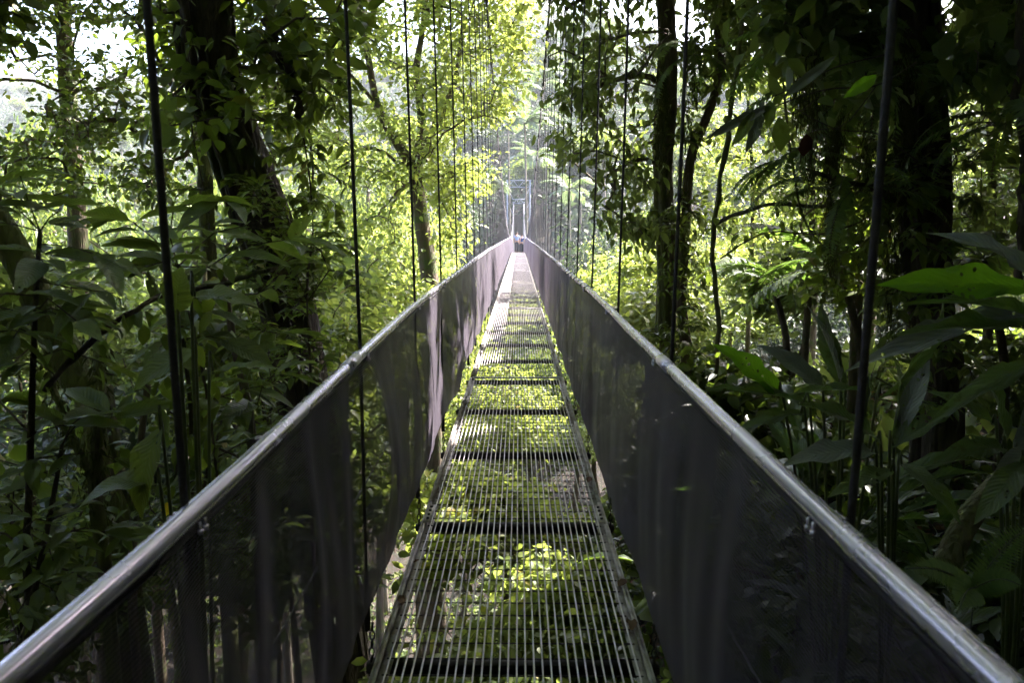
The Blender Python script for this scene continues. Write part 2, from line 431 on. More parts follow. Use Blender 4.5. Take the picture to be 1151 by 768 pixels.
def leaf_spray(g, mb, T, pts, axis, k, size, spread, droop=0.35, upn=0.9, wid=1.0):
    """k leaves round every point, along the twig's axis"""
    if SHAFT_CUT and len(pts):
        m = np.ones(len(pts), bool)
        for c_, r_ in SHAFTS:
            w_ = pts - np.array(c_); al = w_ @ SUN
            dd_ = np.linalg.norm(w_ - al[:, None] * SUN, axis=1)
            m &= ~((dd_ < r_ + spread * 0.8) & (al > 0.6))
        pts, axis = pts[m], axis[m]
    n = len(pts)
    if n == 0:
        return
    pos = np.repeat(pts, k, 0) + g.normal(0, spread, (n * k, 3)) * np.array([1, 1, 0.75])
    ax = np.repeat(unit(axis), k, 0)
    d = unit(ax * 0.5 + g.normal(0, 0.75, (n * k, 3)) * np.array([1, 1, 0.45]) + np.array([0, 0, -droop]))
    nr = unit(np.array([0, 0, upn]) + g.normal(0, 0.5, (n * k, 3)))
    add_leaves(mb, T, pos, d, nr, size * g.uniform(0.5, 1.3, n * k), wid * g.uniform(0.62, 1.2, n * k))


# ------------------------------------------------------------------ trees
def densify(pts, step):
    pts = np.asarray(pts, float); out = [pts[0]]
    for a, b in zip(pts[:-1], pts[1:]):
        k = max(1, int(np.linalg.norm(b - a) / step))
        for i in range(1, k + 1):
            out.append(a + (b - a) * i / k)
    return np.array(out)


def smooth_line(pts, n):
    """Catmull-Rom through the points"""
    p = np.asarray(pts, float)
    p = np.vstack([2 * p[0] - p[1], p, 2 * p[-1] - p[-2]])
    out = []
    seg = len(p) - 3
    for s_ in np.linspace(0, seg - 1e-6, n):
        i = int(s_); t = s_ - i
        a, b, c, d = p[i:i + 4]
        out.append(0.5 * ((2 * b) + (-a + c) * t + (2 * a - 5 * b + 4 * c - d) * t * t + (-a + 3 * b - 3 * c + d) * t ** 3))
    return np.array(out)


def grow(g, trunk, trunk_r, tips, r_tip=0.006, arch=0.12, start=0.35, sides=5, limit=None, tw_exp=0.46, limbs=()):
    """branches from a trunk line (and thick limbs) to every tip; returns (branch mesh builder, twig points, twig axes)"""
    s0 = int(len(trunk) * start)
    avail = list(range(s0, len(trunk)))
    nodes = [p for p in trunk]
    for l in limbs:
        avail += list(range(len(nodes) + len(l) // 3, len(nodes) + len(l)))
        nodes += [p for p in l]
    nt = len(nodes)
    par = [-1] * nt
    A0 = np.array(nodes)[avail]
    order = np.argsort([np.min(np.linalg.norm(A0 - t, axis=1)) for t in tips])
    paths = []
    A = np.array(nodes)[avail]
    hops = [0] * nt
    for o in order:
        t = tips[o]
        dv = t - A
        ds = np.linalg.norm(dv, axis=1) * (1 + 0.35 * (dv[:, 2] < -0.3)) + 0.18 * np.array([min(hops[a], 6) for a in avail])
        k = int(np.argmin(ds)); j = avail[k]; a = nodes[j]
        L = np.linalg.norm(t - a)
        m = max(2, min(6, int(L / 0.5) + 1))
        ids = [j]; new = []
        jit = g.normal(0, 0.05 * L, 3)
        for q in range(1, m + 1):
            u = q / m
            p = a + (t - a) * u + np.array([0, 0, arch * L]) * math.sin(PI * u) + jit * math.sin(PI * u) + g.normal(0, 0.015 * L, 3) * (q < m)
            nodes.append(p); par.append(ids[-1]); ids.append(len(nodes) - 1); hops.append(hops[j] + 1)
            new.append(len(nodes) - 1)
        avail += new
        A = np.vstack([A, [nodes[i] for i in new]])
        paths.append(ids)
    w = np.zeros(len(nodes))
    for ids in paths:
        w[ids[-1]] += 1
    for i in range(len(nodes) - 1, nt - 1, -1):
        if par[i] >= 0 and w[i] > 0:
            w[par[i]] += w[i]
    mb = MB()
    tp, ta = [], []
    for ids in paths:
        pts = np.array([nodes[i] for i in ids])
        rr = r_tip * np.maximum(w[ids], 1) ** tw_exp
        rr[0] = rr[1] * 1.12
        if limit is not None:
            rr = np.minimum(rr, limit)
        mb.tube(pts, rr, sides, cap=False)
        for q in range(max(1, len(ids) // 3), len(ids)):
            tp.append(pts[q]); ta.append(pts[q] - pts[q - 1])
            tp.append((pts[q] + pts[q - 1]) / 2); ta.append(pts[q] - pts[q - 1])
    return mb, np.array(tp), np.array(ta)


def trunk_builder(line, radii, sides=12, rough=0.1, seed=0):
    mb = MB(); mb.tube(line, radii, sides, rough, seed)
    return mb


def strangler(mb, line, radii, n, g, r=(0.02, 0.06), turns=0.6):
    """roots and vines that run up the outside of a trunk"""
    m = len(line)
    t = np.gradient(line, axis=0); t = unit(t)
    a = unit(np.cross(t, [0.2, 1, 0.1])); b = np.cross(t, a)
    for i in range(n):
        ph = g.uniform(0, 2 * PI); tw = g.uniform(-turns, turns) * 2 * PI
        s_ = np.linspace(0, 1, m)
        th = ph + tw * s_ + 0.25 * np.sin(s_ * g.uniform(6, 16) + ph)
        rr = radii * g.uniform(0.95, 1.1) + 0.01
        pts = line + rr[:, None] * (np.cos(th)[:, None] * a + np.sin(th)[:, None] * b)
        mb.tube(pts, g.uniform(*r) * (1 - 0.3 * s_), 6, 0.15, int(g.integers(1e6)))


def blob_tips(g, centre, rad, n, hollow=0.35):
    """points in an uneven crown: an ellipsoid of a few lobes"""
    centre = np.asarray(centre, float); rad = np.asarray(rad, float)
    nl = 9
    lc = unit(g.normal(0, 1, (nl, 3))) * g.uniform(0.35, 0.75, (nl, 1)); lc[:, 2] = np.abs(lc[:, 2]) * 0.9 - 0.25
    out = []
    while len(out) < n:
        i = g.integers(nl)
        p = lc[i] + unit(g.normal(0, 1, 3)) * g.uniform(0.15, 1) ** 0.4 * 0.42
        out.append(centre + p * rad)
    return np.array(out)


def frustum_tips(g, n, box, Y, keep=None):
    """points in the wedge of air seen through a window of the photograph, between two distances"""
    out = []
    while len(out) < n:
        px = g.uniform(box[0], box[2]); py = g.uniform(box[1], box[3])
        if keep is not None and not keep(px, py):
            continue
        out.append(P(px, py, g.uniform(*Y)))
    return np.array(out)


SHAFT_CUT = True
# gaps in the roof of leaves through which the sun comes down: (point it reaches, radius)
SHAFTS = [((-0.57, 4.5, 0.85), 0.42), ((-0.57, 5.0, 0.35), 0.36), ((-0.57, 6.4, 0.8), 0.42), ((-0.57, 7.9, 0.4), 0.45), ((-0.57, 11.6, 0.8), 0.5), ((-0.57, 13.6, 0.8), 0.6), ((-0.57, 9.8, 0.7), 0.35), ((0.25, 5.4, -2.6), 0.5), ((0.3, 9.0, -3.0), 0.9),
          (tuple(P(1050, 320, 2.32)), 0.13), ((0.55, 0.80, 1.0), 0.04),
          ((3.6, 8.0, 2.0), 0.6), ((0.0, 12.5, 0.0), 0.8), ((-4.5, 6.0, 2.4), 0.6), (tuple(P(330, 420, 6.0)), 0.3)]


def off_shafts(p, grow_r=0.55):
    keep = np.ones(len(p), bool)
    for q, r in SHAFTS:
        v = p - np.array(q); al = v @ SUN
        d = np.linalg.norm(v - al[:, None] * SUN, axis=1)
        keep &= ~((d < r + grow_r) & (al > 0))
    return p[keep]


def make_tree(name, label, line, r0, r1, tips, bark, leafm, T, k, size, spread, seed, cat='tree', group=None, droop=0.35, r_tip=0.006, start=0.35,
              rough=0.1, vines=0, wid=1.0, arch=0.12, sides=12, limit=None, limbs=(), flare=1.35, crown='crown', stem='trunk', extra=None, roof=0):
    g = np.random.default_rng(seed)
    line = np.asarray(line, float)
    root = thing(name, label, cat, tuple(line[0]), group)
    radii = np.linspace(r0, r1, len(line)); radii[:2] *= np.array([flare, 1 + (flare - 1) / 3])
    tb = trunk_builder(line, radii, sides, rough, seed)
    ll = []
    for i, (l, a, b) in enumerate(limbs):
        ll.append(l); tb.tube(l, np.linspace(a, b, len(l)), 9, rough, seed + i)
    br, tp, ta = grow(g, line, radii, tips, r_tip, arch, start, limit=limit if limit is not None else max(r1 * 0.9, r_tip), limbs=ll)
    tb.add(np.concatenate(br.v), br.f)
    at_base(root, tb, stem, bark, True)
    if vines:
        vb = MB(); strangler(vb, line, radii, vines, g)
        at_base(root, vb, 'climbing_root', M['bark_dark'] if bark is M['bark_dark'] else M['bark_moss'], True)
    lb = MB()
    if roof:                                   # unseen crown top added to shade the path: bigger sprays
        v = tp - CAM; d_ = v @ FWD
        hi = (tp[:, 2] > 6.0) & ~((d_ > 0) & (384 - FPX * (v @ UP) / np.maximum(d_, 0.01) > -60))
        q = np.repeat(tp[hi], roof, 0) + g.normal(0, 0.42, (hi.sum() * roof, 3)) * np.array([1, 1, 0.5])
        keep = np.ones(len(q), bool)
        for c_, r_ in SHAFTS:
            w_ = q - np.array(c_); al = w_ @ SUN
            keep &= np.linalg.norm(w_ - al[:, None] * SUN, axis=1) > r_
        q = q[keep]
        leaf_spray(g, lb, LEAF2, q, np.repeat([[1.0, 0, 0]], len(q), 0), 1, 0.36, 0.0, 0.3)
        tp, ta = tp[~hi], ta[~hi]
    leaf_spray(g, lb, T, tp, ta, k, size, spread, droop, wid=wid)
    if extra is not None:
        extra(g, lb)
    at_base(root, lb, crown, leafm)
    return root


def copy_tree(o, parent=None, loc=None, rz=None, sc=None):
    c = o.copy(); C.objects.link(c)
    c.parent = parent
    for ch in list(o.children):
        copy_tree(ch, c)
    if loc is not None: c.location = loc
    if rz is not None: c.rotation_euler = (0, 0, rz)
    if sc is not None: c.scale = sc
    return c

# ================================================================== THE SETTING
def terrain():
    def axis(lo, hi, n, c, pw):
        u = np.linspace(-1, 1, n)
        s_ = np.sign(u) * np.abs(u) ** pw
        return np.where(s_ < 0, c + s_ * (c - lo), c + s_ * (hi - c))
    xs = axis(-420, 420, 241, 0.5, 2.4); ys = axis(-160, 520, 281, 3.0, 2.4)
    X, Y = np.meshgrid(xs, ys)
    Z = ground_z(X, Y)
    V = np.stack([X, Y, Z], -1).reshape(-1, 3)
    nx = len(xs)
    i = np.arange(len(ys) - 1)[:, None] * nx; j = np.arange(nx - 1)[None]
    F = np.stack([i + j, i + j + 1, i + nx + j + 1, i + nx + j], -1).reshape(-1, 4)
    mb = MB(); mb.add(V, [F])
    o = mb.build('ground', M['soil'], smooth=True)
    tag(o, 'brown forest soil falling away into the valley under the bridge', 'ground', kind='structure')


terrain()


def scatter_ground(n, xr, yr, g, keep=None):
    out = []
    while len(out) < n:
        x = g.uniform(*xr, n); y = g.uniform(*yr, n)
        m = np.ones(n, bool) if keep is None else keep(x, y)
        out += list(np.stack([x[m], y[m], ground_z(x[m], y[m])], -1))
    return np.array(out[:n])


g = np.random.default_rng(5)
# dead leaves lying on the banks
mb = MB()
p = scatter_ground(26000, (-7, 11), (-3, 11), g)
p = p[(np.abs(p[:, 0]) > 0.1)]
p[:, 2] += g.uniform(0.0, 0.05, len(p))
d = g.normal(0, 1, p.shape); d[:, 2] *= 0.22
nr = np.array([0, 0, 1]) + g.normal(0, 0.35, p.shape)
add_leaves(mb, LEAF8, p, d, nr, g.uniform(0.05, 0.15, len(p)), g.uniform(0.7, 1.3, len(p)))
tag(mb.build('fallen_leaves', M['leaf_dead']), 'brown dead leaves covering the bank beside the bridge', 'leaf litter', kind='stuff')

# low growth on the slopes and the valley floor
mb = MB()
p = scatter_ground(9000, (-34, 40), (3, 62), g, lambda x, y: (y > 3.5) | (np.abs(x) > 1.5))
ax = np.zeros_like(p) + [0, 0, 1.0]
pos = np.repeat(p, 7, 0); n_ = len(pos)
dd = unit(g.normal(0, 0.8, (n_, 3)) + [0, 0, 0.9])
add_leaves(mb, LEAF2, pos + dd * g.uniform(0, 0.35, (n_, 1)), dd + [0, 0, -0.3], np.array([0, 0, 1.0]) + g.normal(0, 0.4, (n_, 3)), g.uniform(0.18, 0.5, n_))
tag(mb.build('undergrowth', M['leaf_valley']), 'low leafy undergrowth carpeting the slopes of the valley', 'undergrowth', kind='stuff')
mb = MB()
p = scatter_ground(9000, (-9, 12), (0.5, 14), g, lambda x, y: (x < 1.0) | (x > 1.6) | (y > 2))
p = np.vstack([p, scatter_ground(4200, (-3.2, 3.2), (2.2, 12), g)])
pos = np.repeat(p, 8, 0); n_ = len(pos)
dd = unit(g.normal(0, 0.8, (n_, 3)) + [0, 0, 0.9])
add_leaves(mb, LEAF8, pos + dd * g.uniform(0, 0.25, (n_, 1)), dd + [0, 0, -0.3], np.array([0, 0, 1.0]) + g.normal(0, 0.4, (n_, 3)), g.uniform(0.06, 0.17, n_))
tag(mb.build('ground_cover', M['leaf_dark']), 'dark small-leaved plants covering the near banks', 'ground cover', kind='stuff')


# ================================================================== THE BRIDGE
_ys = np.linspace(-10, 130, 1401)
_sl = np.where(_ys < 46, 0.0313, np.maximum(0.0313 - (_ys - 46) * 0.0030, -0.040))
_dz = np.cumsum(_sl) * (_ys[1] - _ys[0]); _dz -= np.interp(0, _ys, _dz)


def deck_z(y):
    return np.interp(y, _ys, _dz)


Y0, Y1 = -2.6, 104.0
HW = 0.475
SX = {-1: 0.585, 1: 0.55}
RAIL_H = {-1: ([-3, 1.2, 2.5, 3.6, 5.6, 13, 40, 110], [0.94, 0.962, 1.015, 1.05, 1.08, 1.14, 1.14, 1.10]),
          1: ([-3, 1.1, 2.6, 4.1, 8.5, 20, 40, 110], [0.995, 0.992, 1.013, 1.043, 1.065, 1.09, 1.10, 1.08])}
STEP = 1.42
HY = [1.18 + STEP * k for k in range(-2, 73)]
BY = [2.31 + 1.19 * k for k in range(-4, 86)]


def rail_z(s, y):
    return deck_z(y) + np.interp(y, *RAIL_H[s])


def cable_z(y):
    return CAM[2] + 1.52 + 0.0027 * (y - 57.0) ** 2


bridge = thing('suspension_footbridge', 'long narrow hanging footbridge with steel grate deck and dark net sides', 'bridge', (0, 0, 0))
PL = 6.55
ends = [0.35 - PL + PL * k for k in range(0, 18)]
ends = [Y0] + [e for e in ends if e > Y0 + 1 and e < Y1 - 1] + [Y1]
for a, b in zip(ends[:-1], ends[1:]):
    ys = np.linspace(a + 0.012, b - 0.012, max(3, int((b - a) / 1.2)))
    zz = deck_z(ys)
    rods, cross, fr = MB(), MB(), MB()
    near = a < 26
    nb = 30
    for i in range(nb):
        x = -HW + 0.045 + (2 * HW - 0.09) * i / (nb - 1)
        if near:
            rods.tube(np.stack([np.full_like(ys, x), ys, zz], -1), 0.0037, 5)
        else:
            rods.tube(np.stack([np.full_like(ys, x), ys, zz], -1), 0.0045, 4)
    for y in np.arange(a + 0.06, b - 0.03, 0.092):
        z = float(deck_z(y)) - 0.012
        cross.tube([[-HW + 0.03, y, z], [HW - 0.03, y, z]], 0.0029, 4)
    for s in (-1, 1):
        fr = MB()
        # a steel angle: upright outer leg, flat inner leg, with a second bar inside
        for (dx, dz, w, h) in ((0.0, -0.022, 0.006, 0.062), (-0.028, -0.030, 0.044, 0.006), (-0.013, 0.004, 0.013, 0.010)):
            for q in range(len(ys) - 1):
                c0 = np.array([s * (HW + dx), (ys[q] + ys[q + 1]) / 2, (zz[q] + zz[q + 1]) / 2 + dz])
                sl = (zz[q + 1] - zz[q]) / (ys[q + 1] - ys[q]); ln = math.hypot(1, sl)
                rot = [[1, 0, 0], [0, 1 / ln, -sl / ln], [0, sl / ln, 1 / ln]]
                fr.box(c0, (w, (ys[q + 1] - ys[q]) * ln + 0.001 * (1 + (q % 2)), h - 0.0004 * (q % 2)), rot)
        fr.build('edge_angle', M['edge'], bridge)
    gr = rods.build('deck_grating', M['rod'], bridge, True)
    cross.build('cross_rods', M['rod_dark'], gr)
for e in ends[1:-1]:
    mb = MB(); z = float(deck_z(e))
    mb.box((0, e, z + 0.005), (2 * HW - 0.03, 0.032, 0.012))
    mb.build('joint_bar', M['rod'], bridge)
for k, y in enumerate(np.arange(0.98, 34, 2.48)):
    for s in (-1, 1):
        mb = MB(); z = float(deck_z(y))
        mb.box((s * (HW - 0.026), y, z + 0.0105), (0.036, 0.24, 0.006))
        pl = mb.build('splice_plate', M['edge'], bridge)
        for q in (-0.08, -0.028, 0.028, 0.08) if y < 12 else ():
            bm_ = MB()
            bm_.tube([[s * (HW - 0.026), y + q, z + 0.0130], [s * (HW - 0.026), y + q, z + 0.021]], 0.008, 6)
            bm_.build('bolt', M['beam'], pl)
for k, y in enumerate(BY):
    z = float(deck_z(y)) - 0.085
    mb = MB()
    mb.box((0, y, z), (1.06, 0.034, 0.034))
    mb.box((0, y, z + 0.0195), (1.04, 0.046, 0.005)); mb.box((0, y, z - 0.0195), (1.04, 0.046, 0.005))
    mb.build('crossbeam', M['beam'], bridge)
# chains between the beam ends and the foot of the nets
for k, y in enumerate(BY[:20]):
    for s in (-1, 1):
        mb = MB(); z0 = float(deck_z(y)) - 0.06
        xx = s * (HW + 0.038)
        for q in range(5):
            zc = z0 + 0.029 * q; th = np.linspace(0, 2 * PI, 11)
            if q % 2:
                pts = np.stack([xx + 0.009 * np.cos(th), np.full_like(th, y + 0.006 * q), zc + 0.018 * np.sin(th)], -1)
            else:
                pts = np.stack([np.full_like(th, xx), y + 0.006 * q + 0.009 * np.cos(th), zc + 0.018 * np.sin(th)], -1)
            mb.tube(pts, 0.003, 5, cap=False)
        mb.build('chain', M['beam'], bridge, True)

for s in (-1, 1):
    # handrail
    ys = np.concatenate([np.arange(Y0, 22, 0.45), np.arange(22, Y1 + 0.1, 1.6)])
    wob = 0.006 * np.sin(ys * 1.3 + s) * (ys > 3)
    line = np.stack([s * SX[s] + wob, ys, rail_z(s, ys)], -1)
    mb = MB(); mb.tube(line, 0.0195, 14)
    rail = mb.build('handrail', M['steel'], bridge, True)
    for y in [v + (0.03 if s < 0 else -0.03) for v in HY if 0 < v < 40]:
        z = float(rail_z(s, y)); x = s * SX[s]
        cb = MB()
        th = np.linspace(0.15, PI - 0.15, 9)
        for dy in (-0.011, 0.011):
            xo = x - s * 0.018
            cb.tube([[xo, y + dy, z - 0.010], [xo, y + dy, z - 0.034]], 0.0032, 6)
            cb.tube([[xo, y + dy, z - 0.025], [xo, y + dy, z - 0.034]], 0.0062, 6)
            cb.tube([[x + s * 0.024, y + dy, z - 0.002], [x + s * 0.040, y + dy, z - 0.006]], 0.0055, 6)
        cb.build('clamp', M['steel'], rail, True)
    for e in (2.35, 8.7, 15.1, 21.4):
        cb = MB(); z = float(rail_z(s, e)); z2 = float(rail_z(s, e + 0.16))
        cb.tube([[s * SX[s], e, z], [s * SX[s], e + 0.16, z2]], 0.0218, 14)
        cb.build('sleeve', M['steel'], rail, True)
    # net
    g = np.random.default_rng(11 + s)
    ys = np.concatenate([np.arange(Y0, 16, 0.035), np.arange(16, 40, 0.12), np.arange(40, Y1 + 0.1, 0.6)])
    hs = np.linspace(0, 1, 17)
    Yg, Hg = np.meshgrid(ys, hs, indexing='ij')
    zt = rail_z(s, Yg) - 0.018; zb = deck_z(Yg) + 0.035 + 0.015 * np.sin(Yg * 4.9)
    Zg = zt + (zb - zt) * Hg
    ph = g.uniform(0, 6, 9)
    sway = 0.5 + 0.5 * np.sin(Yg * 0.83 + ph[0])
    fold = (0.034 * np.sin(Yg * 3.3 + ph[1] + 0.9 * Hg) + 0.020 * np.sin(Yg * 7.1 + ph[2] - 1.4 * Hg) + 0.010 * np.sin(Yg * 15.7 + ph[3] + 1.6 * Hg)
            + 0.005 * np.sin(Yg * 31 + ph[4] + 2 * Hg)) * (0.35 + 0.9 * sway)
    prof = np.sin(PI * np.clip(Hg * 0.92 + 0.02, 0, 1)) ** 0.7
    amp = 1.0 if s < 0 else 0.6
    drape = np.exp(-((Yg - 5.5) / 3.0) ** 2) * (0.050 * np.sin(Yg * 2.6 + 1.2 * Hg) + 0.030 * np.sin(Yg * 5.9 - 2.2 * Hg + 1)) * (1.0 if s < 0 else 0.5) * Hg ** 0.6
    belly = -0.035 * np.sin(PI * Hg) * np.exp(-((Yg - 2.5) / 1.5) ** 2)
    foot = 0.035 * Hg if s < 0 else 0.02 * Hg
    Xg = s * (SX[s] + foot * 0 + belly * 1.0 + amp * fold * prof * 0.9 + drape * prof - 0.026 * Hg)
    V = np.stack([Xg, Yg, Zg], -1).reshape(-1, 3)
    UVn = np.stack([Yg, Hg * 1.05], -1).reshape(-1, 2)
    nh = len(hs)
    i = np.arange(len(ys) - 1)[:, None] * nh; j = np.arange(nh - 1)[None]
    F = np.stack([i + j, i + j + 1, i + nh + j + 1, i + nh + j], -1).reshape(-1, 4)
    nb_ = MB(); nb_.add(V, [F], UVn)
    net = nb_.build('side_net', M['net'], bridge, True)
    # the hem folded over the rail's underside
    hb = MB()
    ysh = np.arange(Y0, 60, 0.3)
    hb.tube(np.stack([np.full_like(ysh, s * (SX[s] - 0.002)), ysh, rail_z(s, ysh) - 0.0305], -1), 0.007, 6)
    hb.build('hem', M['cable'], net, True)
    # cord laced round the rail to hold the net
    th = np.arange(0, 2 * PI * 56, 2 * PI / 14); yl_ = 5.2 + th / (2 * PI) * 0.33
    lc = MB(); lc.tube(np.stack([s * SX[s] + 0.006 * np.sin(yl_ * 1.3 + s) + 0.0232 * np.cos(th), yl_, rail_z(s, yl_) + 0.0232 * np.sin(th) - 0.002], -1), 0.0045, 4)
    lc.build('lacing_cord', M['cable_pale'], net, True)
    # main cable
    ys = np.linspace(Y0 - 6, Y1, 120)
    mb = MB(); mb.tube(np.stack([np.full_like(ys, s * 0.74), ys, cable_z(ys)], -1), 0.026, 8)
    for y in HY[1:60]:
        q = float(cable_z(y)); mb.tube([[s * 0.74, y - 0.09, q + 0.0], [s * 0.74, y + 0.09, float(cable_z(y + 0.09))]], 0.045, 6)
    mb.build('main_cable', M['cable'], bridge, True)
    # hangers: the fifty nearest one by one, the rest together
    rest = MB()
    for k, y in enumerate(HY[1:]):
        y = y + (0.03 if s < 0 else -0.03)
        a = np.array([s * 0.735, y + 0.02 * math.sin(k * 3.1), float(cable_z(y))])
        b = np.array([s * 0.6, y, float(rail_z(s, y)) - 0.03])
        c = np.array([s * 0.6, y, float(deck_z(y)) - 0.10])
        tgt = MB() if k < 50 else rest
        up_ = densify([a, b], 0.8)
        up_[:, 0] += 0.004 * np.sin(np.arange(len(up_)) * 1.1 + k)
        pts = np.vstack([up_, c])
        tgt.tube(pts, 0.0072 if y < 30 else 0.0088, 7 if k < 12 else 4)
        if k < 12:
            tgt.tube([[c[0], y, c[2] - 0.04], [c[0], y, c[2] + 0.13]], 0.014, 7)
        if k < 50:
            tgt.build('hanger', M['cable'] if y < 60 else M['cable_pale'], bridge, True)  # sunlight on the far hangers put into their rope colour
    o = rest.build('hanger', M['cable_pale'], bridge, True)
    tag(o, 'far hangers coloured sunlit-pale, close together towards the tower', None, kind='stuff')
    # slanting stay seen through the net
    mb = MB()
    q0 = P(395, 550, 3.15) if s < 0 else P(760, 570, 3.3)
    q1 = P(275, 768, 1.85) if s < 0 else P(880, 768, 1.95)
    q0[0] = s * 0.73; q1[0] = s * 0.76
    dv = q1 - q0
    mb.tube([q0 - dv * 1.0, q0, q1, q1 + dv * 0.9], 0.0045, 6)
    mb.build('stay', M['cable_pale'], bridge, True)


def tower():
    ty = Y1
    root = bridge
    gz = float(ground_z(0, ty)) - 1.0
    top = float(cable_z(ty)) + 0.15
    mb = MB()
    for s in (-1, 1):
        mb.box((s * 0.78, ty, (gz + top) / 2), (0.16, 0.16, top - gz))
        mb.box((s * 0.78, ty, top + 0.08), (0.30, 0.34, 0.14))
        mb.box((s * 1.75, ty + 3.0, (gz + top + 3.6) / 2), (0.20, 0.20, top + 3.6 - gz))
    t = mb.build('tower', M['tower'], root)
    for (zz, hw, yy, hh) in ((top - 0.1, 0.78, ty, 0.62), (top + 2.6, 1.75, ty + 3.0, 1.0)):
        b = MB()
        b.box((0, yy, zz), (hw * 2 - 0.17, 0.10, 0.12)); b.box((0, yy, zz + hh), (hw * 2 + 0.3, 0.12, 0.12))
        n = 4
        for i in range(n):
            x0 = -hw + 0.1 + (2 * hw - 0.2) * i / n; x1 = -hw + 0.1 + (2 * hw - 0.2) * (i + 1) / n
            za, zb = (zz, zz + hh) if i % 2 == 0 else (zz + hh, zz)
            b.tube([[x0, yy, za], [x1, yy, zb]], 0.045, 4)
        b.build('truss', M['tower'], t)
    b = MB()
    for i in range(6):
        z0 = top + 2.6 - i * 2.2; z1 = z0 - 2.2
        for s in (-1, 1):
            b.tube([[s * 1.75, ty + 3.0, z0], [s * 0.8, ty + 0.05, z1]], 0.035, 4)
    b.build('bracing', M['tower'], t)


tower()


# ================================================================== PEOPLE
def skinned(name, verts, edges, radii, mat, parent, levels=1, root=0):
    me = bpy.data.meshes.new(name)
    me.from_pydata([tuple(v) for v in verts], edges, [])
    me.materials.append(mat)
    o = bpy.data.objects.new(name, me); link(o, parent)
    md = o.modifiers.new('skin', 'SKIN')
    md.use_smooth_shade = True
    for i, r in enumerate(radii):
        sv = me.skin_vertices[0].data[i]
        r = (r, r) if np.isscalar(r) else r
        sv.radius = r
        sv.use_root = (i == root)
    sb = o.modifiers.new('sub', 'SUBSURF'); sb.levels = levels; sb.render_levels = levels
    return o


